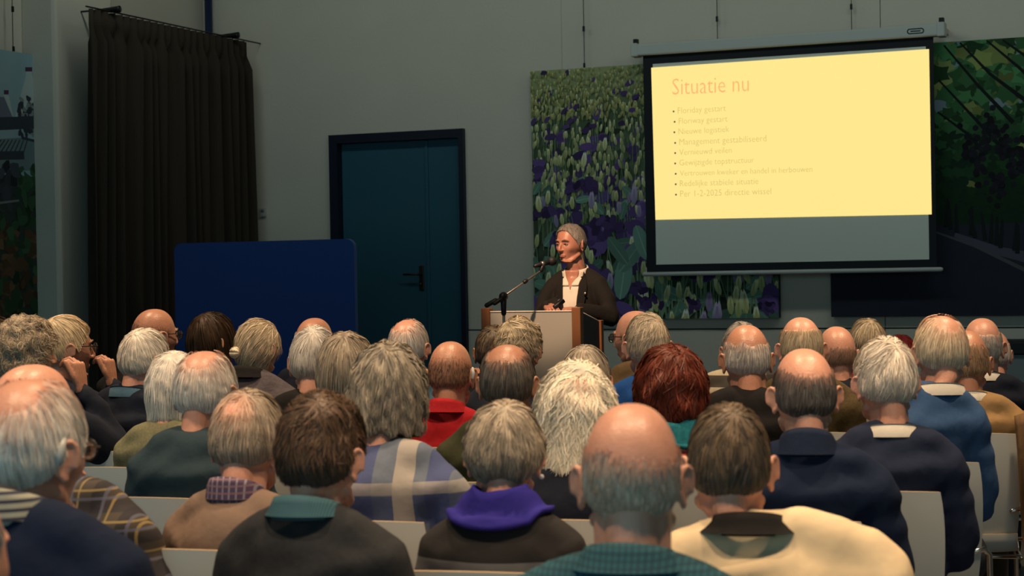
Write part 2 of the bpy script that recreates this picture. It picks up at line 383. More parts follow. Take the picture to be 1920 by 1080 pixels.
for px, py, l, an in ((1170, 520, .17, 1.4), (1185, 480, .15, .9), (1160, 470, .13, 2.2), (1130, 560, .15, 1.2), (1205, 455, .14, 1.9)):
    c_ = at(px, py); cc = np.array([0.10, 0.18, 0.15])*(0.7+0.5*rng.rand()); Q.blob(c_, l, l*0.42, cc, an, 14)
    Q.line([c_-l*np.array([math.cos(an), math.sin(an)]), c_+l*np.array([math.cos(an), math.sin(an)])], 0.01, 0.003, cc*1.6)
Q.clip(W, H); Q.obj(pr, 1.6)

# vine print on the right
a2 = onY(1558, 560, YP); zt2 = onY(1850, 74, YP)[2]; zb2 = onY(1740, 593, YP)[2]; W, H = onY(2010, 300, YP)[0]-a2[0], zt2-zb2
pv = canvas('canvas print of dark grapevines over a path right of the screen', (a2[0], YP, zb2), W, H, 0)
wires(pv, [(onY(1596, 30, YP)[0]-a2[0], H)], m_blk, ZC-zb2)
Q = Print(); rng = np.random.RandomState(4)
for j in range(24):
    for i in range(24):
        t = (j+.5)/24; c0 = (np.array([0.016, 0.017, 0.026]) if t < 0.34 else np.array([0.008, 0.02, 0.012]))*(0.95+0.1*rng.rand())
        Q.poly([(W*i/24, H*j/24), (W*(i+1)/24, H*j/24), (W*(i+1)/24, H*(j+1)/24), (W*i/24, H*(j+1)/24)], c0)
def at2(px, py): v = onY(px, py, YP); return np.array([v[0]-a2[0], v[2]-zb2])
Q.line([at2(1740, 430), at2(1830, 462), at2(1940, 515)], 0.012, 0.03, (0.05, 0.052, 0.06))
Q.line([at2(1790, 440), at2(1870, 470), at2(1960, 490)], 0.03, 0.09, (0.05, 0.05, 0.07))
for k in range(900):
    t = 0.36+0.64*rng.rand()**0.8; x = rng.rand()*W; br = sm(0.4, 0.95, t)
    c_ = np.array([0.03, 0.09, 0.035])*(0.25+1.5*br*rng.rand()); 
    if rng.rand() < 0.16*br: c_ = np.array([0.13, 0.16, 0.05])*(0.5+rng.rand()*0.7)
    if rng.rand() < 0.05*br: c_ = np.array([0.12, 0.16, 0.19])
    s_ = 0.035+0.06*br*rng.rand(); an = rng.rand()*6
    q = np.linspace(0, 2*math.pi, 15, endpoint=False); rr = s_*(1+0.28*np.cos(5*q))
    Q.poly(np.stack([x+rr*np.cos(q+an), t*H+rr*0.8*np.sin(q+an)], 1), c_)
for (p, q) in (((1770, 85), (1900, 230)), ((1800, 80), (1925, 190)), ((1850, 76), (1960, 175)), ((1760, 150), (1900, 300)), ((1880, 75), (1960, 160)), ((1758, 210), (1850, 290))):
    Q.line([at2(*p), (at2(*p)+at2(*q))/2+rng.randn(2)*0.03, at2(*q)], 0.012, 0.03, (0.006, 0.008, 0.008))
for px, py in ((1855, 250), (1880, 270), (1905, 320), (1820, 270), (1870, 350), (1835, 310), (1915, 280)):
    c_ = at2(px, py)
    for q in range(22): Q.blob(c_+rng.randn(2)*np.array([0.03, 0.07]), 0.022, 0.022, np.array([0.008, 0.008, 0.012])*(0.5+rng.rand()), 0, 8)
for k in range(14):
    c_ = at2(1770+k*14+rng.randn()*4, 425+k*5); Q.line([c_, c_+np.array([rng.randn()*0.02, 0.2])], 0.03, 0.012, (0.008, 0.01, 0.01))
Q.clip(W, H); Q.obj(pv, 1.7)

# village and greenhouse print on the left wall
XP = XL+0.09
e1 = onX(93, 350, XP); zt3 = onX(88, 107, XP)[2]; e0 = onX(-160, 300, XP); zb3 = onX(100, 600, XP)[2]; W, H = e1[1]-e0[1], zt3-zb3
pg = canvas('dark canvas print of white gables and a greenhouse on left wall', (XP, e0[1], zb3), W, H, rad(90))
wires(pg, [(onX(26, 60, XP)[1]-e0[1], H)], m_blk, ZC-zb3)
Q = Print(); rng = np.random.RandomState(8)
def at3(px, py): v = onX(px, py, XP); return np.array([v[1]-e0[1], v[2]-zb3])
sky = np.array([0.10, 0.15, 0.17])
for j in range(24):
    t = (j+.5)/24; c0 = sky*(0.8+0.2*t) if t > 0.56 else np.array([0.012, 0.018, 0.016])
    for i in range(12): Q.poly([(W*i/12, H*j/24), (W*(i+1)/12, H*j/24), (W*(i+1)/12, H*(j+1)/24), (W*i/12, H*(j+1)/24)], c0*(0.98+0.04*rng.rand()))
wh, rf, dk = np.array([0.15, 0.18, 0.18]), np.array([0.05, 0.055, 0.08]), np.array([0.014, 0.018, 0.024])
Q.poly([at3(26, 225), at3(50, 135), at3(58, 135), at3(62, 150), at3(92, 205), at3(92, 235), at3(26, 235)], wh)
Q.poly([at3(62, 150), at3(92, 165), at3(92, 208)], rf)
for q in range(5): Q.line([at3(64+q*5, 155+q*9), at3(92, 168+q*8)], 0.012, 0.012, rf*0.5)
Q.poly([at3(47, 126), at3(60, 126), at3(60, 134), at3(47, 134)], np.array([0.03, 0.012, 0.03])); Q.poly([at3(48, 134), at3(59, 134), at3(58, 150), at3(49, 150)], wh)
Q.poly([at3(-60, 225), at3(-20, 180), at3(8, 182), at3(24, 222), at3(24, 235), at3(-60, 235)], rf); Q.poly([at3(6, 178), at3(16, 178), at3(25, 222), at3(15, 200)], wh)
Q.poly([at3(7, 169), at3(16, 169), at3(16, 177), at3(7, 177)], np.array([0.03, 0.012, 0.03]))
Q.poly([at3(50, 198), at3(58, 198), at3(58, 222), at3(50, 222)], rf)
for k in range(120): Q.blob(at3(35+rng.rand()*55, 185+rng.rand()*70), 0.018, 0.03, (dk*0.9 if rng.rand() < 0.6 else wh*0.5), rng.rand()*3, 6)
Q.poly([at3(-160, 290), at3(-20, 262), at3(40, 258), at3(70, 262), at3(95, 300), at3(95, 320), at3(-160, 320)], np.array([0.05, 0.075, 0.08]))
for q in range(9): Q.line([at3(-30+q*9, 292), at3(-5+q*7, 262)], 0.012, 0.01, dk)
Q.line([at3(40, 258), at3(70, 266), at3(94, 300)], 0.02, 0.02, dk)
Q.line([at3(-160, 238), at3(95, 229)], 0.09, 0.09, dk); Q.line([at3(-160, 295), at3(45, 291)], 0.06, 0.06, dk)
for k in range(520):
    py = 310+rng.rand()*290; px = -150+rng.rand()*245; r_ = rng.rand()
    c_ = np.array([0.012, 0.03, 0.015]) if py < 430 else (np.array([0.045, 0.028, 0.016]) if r_ < 0.6 else np.array([0.015, 0.035, 0.018]))
    if px < 30 and py < 410: c_ = np.array([0.016, 0.02, 0.026])
    Q.blob(at3(px, py), 0.03+0.04*rng.rand(), 0.025+0.03*rng.rand(), c_*(0.35+0.9*rng.rand()), rng.rand()*3, 8, 0.3, rng)
Q.line([at3(-160, 400), at3(35, 376)], 0.02, 0.015, wh*0.4); Q.poly([at3(66, 384), at3(71, 372), at3(78, 383)], wh*0.8); Q.blob(at3(95, 400), 0.03, 0.05, wh*0.7)
Q.clip(W, H); Q.obj(pg, 3.0)

# ---------------------------------------------------------------- projection screen
YS = YW-0.22
A_ = onY(1204, 120, YS); B_ = onY(1751, 90, YS)
zT = (onY(1206, 103, YS)[2]+onY(1750, 71, YS)[2])/2; zB = (onY(1214, 511, YS)[2]+onY(1757, 500, YS)[2])/2
xa, xb = (onY(1206, 110, YS)[0]+onY(1213, 505, YS)[0])/2, (onY(1750, 80, YS)[0]+onY(1757, 495, YS)[0])/2
W, H = xb-xa, zB-zT
scr = empty('projection_screen', (xa, YS, zB), 0, 'white pull-down projection screen with black border showing a yellow slide', 'screen')
H = zT-zB
m_scr = mat('screen_white', (0.80, 0.83, 0.76), 0.8); m_bdr = mat('screen_black_border', (0.006, 0.008, 0.014), 0.7)
m_case = mat('screen_case_white', (0.55, 0.57, 0.55), 0.45)
bl, bt, bb = 0.075, 0.065, 0.055
slab('fabric', bl, W-bl*0.7, -0.004, 0.0, bb, H-bt, m_scr, scr)
for x0, x1, z0, z1 in ((0, bl, 0, H), (W-bl*0.7, W, 0, H), (bl, W-bl*0.7, 0, bb), (bl, W-bl*0.7, H-bt, H)): slab('black_border', x0, x1, -0.004, 0.0, z0, z1, m_bdr, scr)
slab('case', -0.06, W+0.06, -0.045, 0.05, H, H+0.085, m_case, scr, 0.012)
for x in (-0.085, W+0.03):
    cp = slab('end_cap', x, x+0.055, -0.05, 0.06, H-0.005, H+0.095, m_case, scr, 0.008)
    slab('bracket', x+0.01, x+0.045, 0.06, 0.215, H+0.03, H+0.07, m_case, scr, 0.004)
    slab('mount_hook', x+0.01, x+0.045, -0.01, 0.03, H+0.095, H+0.13, m_blk, scr, 0.004)
bd = G(); 
q = np.linspace(0, 2*math.pi, 24, endpoint=False)
ox, oz = W-0.115, H+0.042
def stad(r): return [(ox+(0.04 if math.cos(t) > 0 else -0.04)+r*math.cos(t), oz+r*math.sin(t)) for t in q]
Vb = [(x, -0.0465, z) for x, z in stad(0.02)]+[(x, -0.0465, z) for x, z in stad(0.012)]
bd.add(Vb, [(i, (i+1) % 24, 24+(i+1) % 24, 24+i) for i in range(24)]).box((ox, -0.0455, oz), (0.07, 0.002, 0.008)); bd.obj('maker_badge', m_blk, scr, False)
G().tube([(-0.02, -0.005, -0.016), (W+0.03, -0.005, -0.016)], 0.016, 12).obj('bottom_bar', m_case, scr)
# the slide
def sl(px, py): v = onY(px, py, YS-0.006); return (v[0]-xa, -0.006, v[2]-zB)
qd = [sl(1221, 127), sl(1742, 92), sl(1747, 402), sl(1229, 412)]
m_sl = mat('slide_light', (0.1, 0.1, 0.08), 0.9, emit=((1.0, 0.787, 0.262), 1.0))
GN = 24; gv = []; 
for j in range(GN+1):
    for i in range(GN+1):
        s_, t_ = i/GN, j/GN; gv.append(np.array(qd[0])*(1-s_)*(1-t_)+np.array(qd[1])*s_*(1-t_)+np.array(qd[2])*s_*t_+np.array(qd[3])*(1-s_)*t_)
slide = link('slide', mesh_np('slide', np.array(gv), [(j*(GN+1)+i, j*(GN+1)+i+1, (j+1)*(GN+1)+i+1, (j+1)*(GN+1)+i) for j in range(GN) for i in range(GN)], None, False), m_sl, scr)
slide['label'] = 'bright yellow projected slide with a title and nine bullet lines'
def bil(s_, t_): return np.array(qd[0])*(1-s_)*(1-t_)+np.array(qd[1])*s_*(1-t_)+np.array(qd[2])*s_*t_+np.array(qd[3])*(1-s_)*t_
def glyphs(body, off):
    cu = bpy.data.curves.new('t', 'FONT'); cu.body = body; cu.size = 1.0; cu.resolution_u = 2; cu.offset = off
    o = bpy.data.objects.new('t', cu); S.collection.objects.link(o)
    ev = o.evaluated_get(bpy.context.evaluated_depsgraph_get()); me = bpy.data.meshes.new_from_object(ev)
    v = np.empty(len(me.vertices)*3, np.float32); me.vertices.foreach_get('co', v)
    bpy.data.objects.remove(o); bpy.data.curves.remove(cu); return me, v.reshape(-1, 3)
def text(body, p0, p1, m, off, name, tsy):
    """lettering along the line p0-p1 of the screen plane, one part per word"""
    _, v = glyphs(body, off); x0, x1 = v[:, 0].min(), v[:, 0].max(); A, B = np.array(sl(*p0)), np.array(sl(*p1)); k = np.linalg.norm(B-A)/(x1-x0)
    d = (B-A)/np.linalg.norm(B-A); upv = np.array([-d[2], 0, d[0]]); words = body.split(' ')
    for i, wd in enumerate(words):
        _, pv = glyphs(' '.join(words[:i+1]), off); me, v = glyphs(wd, off); v = v.copy(); v[:, 0] += pv[:, 0].max()-v[:, 0].max()
        nv = A+np.outer((v[:, 0]-x0)*k, d)+np.outer(v[:, 1]*k*tsy, upv); nv[:, 1] = -0.0068
        me.vertices.foreach_set('co', nv.astype(np.float32).ravel()); me.update(); o = link(name, me, m, slide); 
        if name == 'bullet_word': o['kind'] = 'stuff'
m_t1 = mat('slide_title_orange', (0.5, 0.2, 0.1), 0.9, emit=((0.95, 0.42, 0.15), 1.0))
m_t2 = mat('slide_text_olive', (0.3, 0.25, 0.1), 0.9, emit=((0.60, 0.47, 0.14), 1.0)); m_t3 = mat('slide_bullet_green', (0.1, 0.1, 0.05), 0.9, emit=((0.08, 0.09, 0.03), 1.0))
text('Situatie nu', (1261, 178), (1404, 171), m_t1, -0.010, 'title_word', 1.25)
for body, px, py, pe, pye in (('Floriday gestart', 1271, 213, 1361, 208), ('Floriway gestart', 1273, 232.5, 1364, 228), ('Nieuwe logistiek', 1272.5, 252, 1367, 247), ('Management gestabiliseerd', 1274, 272, 1437, 265),
        ('Vernieuwd veilen', 1274, 291, 1372, 286.5), ('Gewijzigde topstructuur', 1274, 310.5, 1414, 305), ('Vertrouwen kweker en handel in herbouwen', 1275, 330, 1523, 322), ('Redelijke stabiele situatie', 1275, 349.5, 1422, 345), ('Per 1-2-2025 directie wissel', 1275.5, 369, 1446, 364)):
    text(body, (px, py), (pe, pye), m_t2, -0.012, 'bullet_word', 1.1)
    c_ = np.array(sl(px-8, py-4)); q = np.linspace(0, 2*math.pi, 10, endpoint=False)
    link('bullet_dot', mesh_np('bullet_dot', np.stack([c_[0]+0.0075*np.cos(q), np.full(10, -0.0068), c_[2]+0.0075*np.sin(q)], 1), [tuple(range(10))], None, False), m_t3, slide)

# ---------------------------------------------------------------- blue display board
YD = 10.9
bA, bB = onY(331, 560, YD), onY(668, 560, YD); bz = onY(500, 452, YD)[2]
bw = bB[0]-bA[0]
brd = empty('display_board', ((bA[0]+bB[0])/2, YD, 0), 0, 'blue fabric display board with rounded corners before the blue door', 'board')
bm = bmesh.new(); q = []
z0 = 0.35; rc = 0.06
for cx, cz, a0 in ((bw/2-rc, bz-rc, 0), (-bw/2+rc, bz-rc, 90), (-bw/2+rc, z0+rc, 180), (bw/2-rc, z0+rc, 270)):
    for k in range(6): t = rad(a0+k*18); q.append((cx+rc*math.cos(t), cz+rc*math.sin(t)))
n = len(q); V = [(x, -0.02, z) for x, z in q]+[(x, 0.02, z) for x, z in q]
link('panel', mesh_np('panel', V, [tuple(range(n)), tuple(range(2*n-1, n-1, -1))]+[(i, n+i, n+(i+1) % n, (i+1) % n) for i in range(n)], None, False), mat('blue_felt', (0.014, 0.062, 0.28), 0.95, noise=0.08, nscale=60, sheen=0.2), brd)
for s_ in (-1, 1):
    G().tube([(s_*bw*0.36, 0.03, 0.03), (s_*bw*0.36, 0.03, 0.6)], 0.016, 10).obj('post', m_blk, brd)
    G().tube([(s_*bw*0.36, -0.25, 0.018), (s_*bw*0.36, 0.3, 0.018)], 0.018, 10).obj('foot', m_blk, brd)

# sideboard at the right edge of the room
sb0 = onY(1866, 650, 12.35); sbz = onY(1900, 641, 12.35)[2]
sbd = empty('sideboard', (sb0[0]+0.9, 12.55, 0), 0, 'low grey sideboard with black top at the right edge of room', 'sideboard')
slab('top', -0.9, 0.9, -0.23, 0.28, sbz-0.085, sbz, mat('black_top', (0.008, 0.008, 0.01), 0.5), sbd, 0.008)
slab('body', -0.86, 0.86, -0.19, 0.27, 0.16, sbz-0.085, mat('grey_laminate', (0.25, 0.28, 0.28), 0.5), sbd, 0.005)
for k in range(3): slab('cabinet_door', -0.85+k*0.57, -0.29+k*0.57, -0.208, -0.19, 0.18, sbz-0.1, mat('grey_laminate', (0.25, 0.28, 0.28), 0.5), sbd, 0.004)
for x in (-0.8, 0.8):
    for y in (-0.15, 0.22): slab('leg', x-0.02, x+0.02, y-0.02, y+0.02, 0, 0.16, m_blk, sbd)
# ================================================================ people: shared anatomy
def head_r(D):
    """distance from head centre (eye level) to skin, for unit directions D: x right, y forward, z up"""
    x, y, z = D[:, 0], D[:, 1], D[:, 2]
    dn = np.clip(-z, 0, 1)
    a = 0.0765*(1-0.20*sm(0.2, 0.95, dn))*(1-0.09*sm(0.35, 1, y)*sm(-0.2, .5, z))
    b = np.where(y > 0, 0.0945, 0.1015*(1-0.30*sm(0.22, 0.9, dn)))
    c = np.where(z > 0, 0.117, 0.120)
    n = 2.25
    r = (np.abs(x/a)**n+np.abs(y/b)**n+np.abs(z/c)**n)**(-1/n)
    def ga(d, w): d = np.array(d)/np.linalg.norm(d); return np.exp(-((D-d)**2).sum(1)/(w*w))
    r = r+0.012*ga((0, .62, -.80), .30)+0.004*ga((0, .95, .22), .25)-0.0095*(ga((.34, .92, .02), .17)+ga((-.34, .92, .02), .17))
    r = r+0.004*(ga((.55, .75, -.28), .25)+ga((-.55, .75, -.28), .25))-0.004*(ga((.5, .6, -.62), .25)+ga((-.5, .6, -.62), .25))+0.004*ga((0, -1, .08), .5)
    return r
def dirs(nu, nv, el0=-90, el1=90):
    el = np.radians(np.linspace(el0, el1, nv)); az = np.linspace(0, 2*math.pi, nu, endpoint=False)
    E, A = np.meshgrid(el, az, indexing='ij'); return np.stack([np.cos(E)*np.sin(A), np.cos(E)*np.cos(A), np.sin(E)], -1).reshape(-1, 3)

def head_template(vox, dec, ear_out=0.0, slim=1.0):
    g = G(); nu, nv = 64, 40
    D = dirs(nu, nv, -89.5, 89.5); V = D*head_r(D)[:, None]
    F = [(j*nu+i, j*nu+(i+1) % nu, (j+1)*nu+(i+1) % nu, (j+1)*nu+i) for j in range(nv-1) for i in range(nu)]
    F += [tuple(reversed(range(nu))), tuple((nv-1)*nu+i for i in range(nu))]
    g.add(V, F)
    g.tube([(0, .088, .014), (0, .1065, -.016), (0, .112, -.03)], [.0065, .0088, .0105], 12); g.ell((0, .107, -.034), (.013, .012, .0095))
    for s in (-1, 1):
        g.ell((s*.0115, .1, -.037), (.0075, .009, .0065)); g.tube([(s*.012, .094, .022), (s*.03, .091, .026), (s*.048, .079, .02)], [.006, .0065, .005], 8)
        Rz = np.array(Matrix.Rotation(s*rad(-28-ear_out), 3, 'Z')); Rx = np.array(Matrix.Rotation(rad(-10), 3, 'X'))
        R = Rz @ Rx; c = np.array([s*.0815, -.014, -.012])
        g.ell(c, (.0065, .0185, .031), 16, 12, R)
        rim = []
        for k in range(15):
            t = rad(200-k*19); rim.append(c+R @ np.array([s*.0055, -.0185*math.cos(t)*0.98, .031*math.sin(t)*0.98]))
        g.tube(rim, .0048, 8); g.ell(c+R @ np.array([0, .004, -.029]), (.006, .0095, .010))
        g.tube([(s*.058, -.004, -.066), (s*.045, .04, -.092), (s*.018, .072, -.112)], [.013, .013, .011], 10)
    g.ell((0, .0855, -.0645), (.025, .008, .0045)); g.ell((0, .0850, -.0745), (.022, .008, .0055)); g.ell((0, .083, -.108), (.019, .013, .013))
    g.tube([(0, -.012, -.05), (0, -.026, -.10), (0, -.042, -.17), (0, -.05, -.24)], [.056*slim, .0545*slim, .058*slim, .068*slim], 24)
    g.tube([(0, .03, -.10), (0, .0, -.15), (0, -.02, -.22)], [.03*slim, .038*slim, .045*slim], 16)
    g.tube([(0, -.055, -.03), (0, -.068, -.10), (0, -.088, -.19)], [.034*slim, .038*slim, .045*slim], 16)
    return remesh(g, vox, 2, dec)

def hand(g, wr, d, nrm, side, curl=(25, 35, 25), sp=1.0, L=1.0, thumb=35):
    """hand: palm from wrist along d, palm facing nrm, thumb on +-side; five chains"""
    d = np.array(d, float); d /= np.linalg.norm(d); nrm = np.array(nrm, float); nrm -= d*np.dot(nrm, d); nrm /= np.linalg.norm(nrm); sd = np.cross(d, nrm)*side
    wr = np.array(wr, float)
    for k in range(4):
        o = (k-1.5)*0.0195*sp
        g.tube([wr+sd*o*0.7, wr+d*.045*L+sd*o*0.95, wr+d*.088*L+sd*o], [.0145, .0135, .0105], 10)
    Ls = [.068, .078, .072, .056]
    for k in range(4):       # k = 0 index finger, on the thumb side
        o = (1.5-k)*0.0215*sp; p = wr+d*(.086-0.004*abs(k-1.2))*L+sd*o; a = 0; dd = d+sd*(1.5-k)*0.05*sp; dd /= np.linalg.norm(dd); pts = [p-dd*.012, p]
        for sgm, cu in zip((.45, .31, .24), curl):
            a += rad(cu); v = dd*math.cos(a)+nrm*math.sin(a); p = p+v*Ls[k]*sgm*L; pts.append(p)
        g.tube(pts, [.0088, .0088, .0082, .0075, .0062], 9)
    p = wr+d*.022*L+sd*.024; t = rad(thumb); v = d*math.cos(t)+sd*math.sin(t)+nrm*.25; v /= np.linalg.norm(v)
    v2 = d*math.cos(t*.4)+sd*math.sin(t*.4)+nrm*.35; v2 /= np.linalg.norm(v2)
    g.tube([p-v*.01, p+v*.035*L, p+v*.035*L+v2*.03*L, p+v*.035*L+v2*.052*L], [.0135, .0115, .0098, .008], 10)

HC = np.array([0, .055, 1.160])        # head centre of a seated figure of scale 1
PIV = HC+np.array([0, -.04, -.125])    # neck pivot
LAP = {s: dict(el=(s*.238, .05, .70), wr=(s*.10, .31, .635), d=(-s*.55, .8, -.05), n=(0, -.1, -1), side=s) for s in (-1, 1)}
SH = lambda s, w=1.0: np.array([s*.158*w, 0.0, .950])

def arms_skin(arms, w=1.0, vox=.0034):
    out = []
    for s in (-1, 1):
        A = arms[s]; g = G(); wr = np.array(A['wr'], float); el = np.array(A['el'], float)
        g.tube([el+(wr-el)*.15, el+(wr-el)*.6, wr], [.036, .031, .0255], 14)
        d = np.array(A['d'], float); d /= np.linalg.norm(d); n = np.array(A['n'], float)
        # thumb side: index towards the body midline for palms facing down
        hand(g, wr+d*.006, d, n, A.get('side', 1), A.get('curl', (22, 30, 22)), A.get('sp', 1.0), thumb=A.get('thumb', 35))
        out.append(remesh(g, vox, 1, .30))
    return out

GC = {}
def garment(key, arms=LAP, w=1.0, girth=1.0, inf=0.0, hunch=0.0, sleeve=0.0, seed=1, legs=None, fold=1.0, torso=None, vox=.0135):
    """one continuous top: torso, shoulders and sleeves"""
    if key in GC: return GC[key]
    g = G()
    g.ell((0, .015, .83), (.165*w*girth+inf, .115*girth+inf, .20), 28, 18); g.ell((0, .045, .65), (.165*w*girth+inf, .135*girth+inf, .17), 28, 18)
    g.ell((0, .005, .545), (.178*w*girth+inf, .135*girth+inf, .085), 28, 14)
    g.ell((0, -.04-hunch*.4, .90), (.145*w+inf*.5, .078+inf*.5+hunch, .135), 28, 18)
    g.ell((0, -.015, 1.005), (.068+inf*.3, .07+inf*.3, .055+inf*.3), 24, 14)
    for s in (-1, 1):
        A = arms[s]; sh = SH(s, w); el, wr = np.array(A['el'], float), np.array(A['wr'], float)
        g.tube([(s*.03, -.018, 1.015), (s*.10*w, -.018, .992), sh+np.array([0, 0, .004])], [.05+inf*.5, .051+inf*.5, .055+inf*.6], 16)
        g.tube([(s*.06, -.04-hunch*.3, .95), (s*.13*w, -.025, .92), sh+np.array([0, 0, -.03])], [.06+inf*.4, .06+inf*.5, .06+inf*.5], 16)
        g.tube([(s*.07*w, .03, .93), sh], [.06+inf*.4, .055+inf*.4], 16)
        g.tube([sh, sh*.45+el*.55+np.array([s*.012, 0, 0]), el], [.063+inf, .057+inf, .049+inf], 16)
        wv = el+(wr-el)*(0.96-sleeve)
        g.tube([el, (el+wv)/2, wv], [.049+inf, .043+inf, .035+inf*.8], 16)
        if torso == 'coat': g.tube([(s*.1, -.06, .6), (s*.13, -.06, .5)], [.1, .11], 14)
    V, T = remesh(g, vox, 4, 1.0)
    rng = np.random.RandomState(seed); P3 = V.copy(); D = np.zeros(len(V))
    for k in range(9):
        kx = np.array([rng.randn()*9, rng.randn()*9, rng.randn()*24+rng.choice([-1, 1])*14]); D += np.sin(P3 @ kx+rng.rand()*6)*0.0016
    for k in range(5):
        c = np.array([rng.uniform(-.2, .2), -.12, rng.uniform(.6, .98)]); ax = np.array([rng.randn(), 0, rng.randn()*0.5]); ax /= np.linalg.norm(ax)
        q = P3-c; al = q @ ax; pe = q-np.outer(al, ax); d2 = pe[:, 0]**2+pe[:, 2]**2
        D += .007*np.exp(-d2/.0004)*np.exp(-(al/.11)**2)
    C0 = np.array([0, 0.02, .8]); N = V-C0; N[:, 2] *= 0.3; N /= np.linalg.norm(N, axis=1)[:, None]
    V = V+N*(D*fold)[:, None]
    GC[key] = mesh_np('top_'+str(key), V, T); return GC[key]

def trousers_mesh():
    g = G()
    g.ell((0, 0, .54), (.17, .13, .085), 24, 12)
    for s in (-1, 1):
        g.tube([(s*.085, 0, .535), (s*.105, .22, .535), (s*.115, .43, .515)], [.088, .08, .064], 16); g.tube([(s*.115, .43, .51), (s*.115, .43, .28), (s*.115, .42, .09)], [.062, .056, .05], 16)
    V, T = remesh(g, .017, 3); return mesh_np('trousers', V, T)
def shoe_mesh():
    g = G(); g.tube([(0, -.06, .05), (0, .0, .05), (0, .12, .035), (0, .17, .03)], [.04, .045, .04, .028], 14); g.box((0, .05, .012), (.085, .27, .024)); g.tube([(0, -.03, .05), (0, -.03, .1)], [.042, .045], 12)
    V, T = remesh(g, .009, 2); V[:, 2] -= V[:, 2].min(); return mesh_np('shoe', V, T)

# ---------------------------------------------------------------- hair
AZ = np.radians([0, 25, 50, 66, 76, 84, 98, 108, 125, 150, 180]); EL = np.radians([40, 37, 25, 12, -8, 4, 6, -12, -23, -28, -29])
def snoise(D, k, rng, n=5):
    o = np.zeros(len(D))
    for i in range(n): v = rng.randn(3)*k; o += np.sin(D @ v+rng.rand()*6.28)
    return o/n
def make_hair(st, seed, N, skin):
    """st: thick, bald=[(dir, radius deg, soft deg, strength)], low (nape shift deg), length (0 = cropped, else metres below eye level),
    whorl, down, comb(vec), wave, L strand length, w strand width, cols, lift, vt (extra top volume), side (extra side volume)"""
    rng = np.random.RandomState(seed)
    T0 = st.get('thick', .012)*.66; N = int(N*2.4); low = st.get('low', 0)*.6; ln = st.get('length', 0); vt = st.get('vt', 0); vs = st.get('side', 0); vb = st.get('back', 0)
    c1, c2 = np.array(st['cols'][0]), np.array(st['cols'][1]); sk = np.array(skin)
    def mask(D):
        az = np.abs(np.arctan2(D[:, 0], D[:, 1])); el = np.arcsin(np.clip(D[:, 2], -1, 1)); lim = np.interp(az, AZ, EL)-rad(low)*sm(1.6, 2.6, az)+rad(st.get('brow', 0))*(1-sm(0.5, 1.2, az))
        if ln: lim = lim-rad(70)*sm(1.45 if not st.get('front') else 1.0, 1.9 if not st.get('front') else 1.4, az)
        bkn = 0 if ln else sm(1.9, 2.5, az); m = sm(-.07-.07*bkn, .10+.12*bkn, el-lim)
        for d, r_, so, k in st.get('bald', []):
            d = np.array(d, float)/np.linalg.norm(d); an = np.degrees(np.arccos(np.clip(D @ d, -1, 1)))
            an = an+5*snoise(D, 6, np.random.RandomState(seed+7)); m = m*(1-k*(1-sm(r_-so, r_+so, an)))
        return m
    nz = np.random.RandomState(seed+3); kn = [(nz.randn(3)*st.get('nf', 9), nz.rand()*6) for _ in range(6)]
    def hull(D):
        r = head_r(D); T = T0*(1+vt*sm(.3, .9, D[:, 2])+vs*np.abs(D[:, 0])**2+vb*sm(.2, .9, -D[:, 1]))
        if not ln: T = T*(.30+.70*sm(-.62, .1, D[:, 2]))
        n = sum(np.sin(D @ v+p) for v, p in kn)/6
        T = T*(1+st.get('lump', .35)*n)
        if ln:
            el = np.arcsin(np.clip(D[:, 2], -1, 1)); D0 = D.copy(); D0[:, 2] = 0; D0 /= np.linalg.norm(D0, axis=1)[:, None]+1e-9
            rho = (head_r(D0)+T)*(1-st.get('tuck', .12)*sm(.2, .9, -D[:, 2])); rl = rho/np.maximum(np.cos(el), .05); cap = ln*(1+.12*n)/np.maximum(-np.sin(el), 1e-3)
            q = sm(.05, -.25, D[:, 2]) if False else 1-sm(-.25, .02, D[:, 2]); r2 = np.minimum(rl, cap); return r+T*(1-q)+(np.maximum(r2-r, T)-0)*q
        return r+T
    nu, nv = 72, 50; D = dirs(nu, nv, -78 if ln else -60, 89.7); m = mask(D); rr = np.random.RandomState(seed+1)
    off = (hull(D)-head_r(D))*sm(.15, .9, m)-.0035*(1-sm(.1, .75, m)); off += m*T0*.18*snoise(D, 26, rr)
    V = D*(head_r(D)+off)[:, None]
    F = np.array([(j*nu+i, j*nu+(i+1) % nu, (j+1)*nu+(i+1) % nu, (j+1)*nu+i) for j in range(nv-1) for i in range(nu)])
    F = F[m[F].max(1) > .25]
    tn = (snoise(D, 14, rr, 7)*.9+.5).clip(0, 1)[:, None]; dens = st.get('dens', 1.0)
    hc = c1*(1-tn)*.8+c2*tn*.8; cv = sk*(1-m*dens)[:, None]+hc*(m*dens)[:, None]
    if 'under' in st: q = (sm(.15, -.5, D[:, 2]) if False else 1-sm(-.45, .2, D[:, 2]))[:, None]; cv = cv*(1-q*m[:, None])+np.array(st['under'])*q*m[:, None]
    used = np.unique(F); rm = -np.ones(len(V), int); rm[used] = np.arange(len(used)); SV, SF, SC = V[used], rm[F], cv[used]
    # strands
    K = 7; Dn = rng.randn(N*6, 3); Dn /= np.linalg.norm(Dn, axis=1)[:, None]; mm = mask(Dn); keep = rng.rand(len(Dn)) < (mm+st.get('wisps', 0)*(Dn[:, 2] > .2))*0.95
    Dn = Dn[keep & (mm+st.get('wisps', 0) > .3)][:N]; n = len(Dn); wv = np.array(st.get('whorl', (0.1, -.55, .8)), float); wv /= np.linalg.norm(wv)
    comb = np.array(st.get('comb', (0, 0, 0)), float); Ls = st.get('L', .06)*(0.55+.75*rng.rand(n)); lift = (rng.rand(n)**2)*st.get('lift', .006)*.4; wav = st.get('wave', .25)*.7
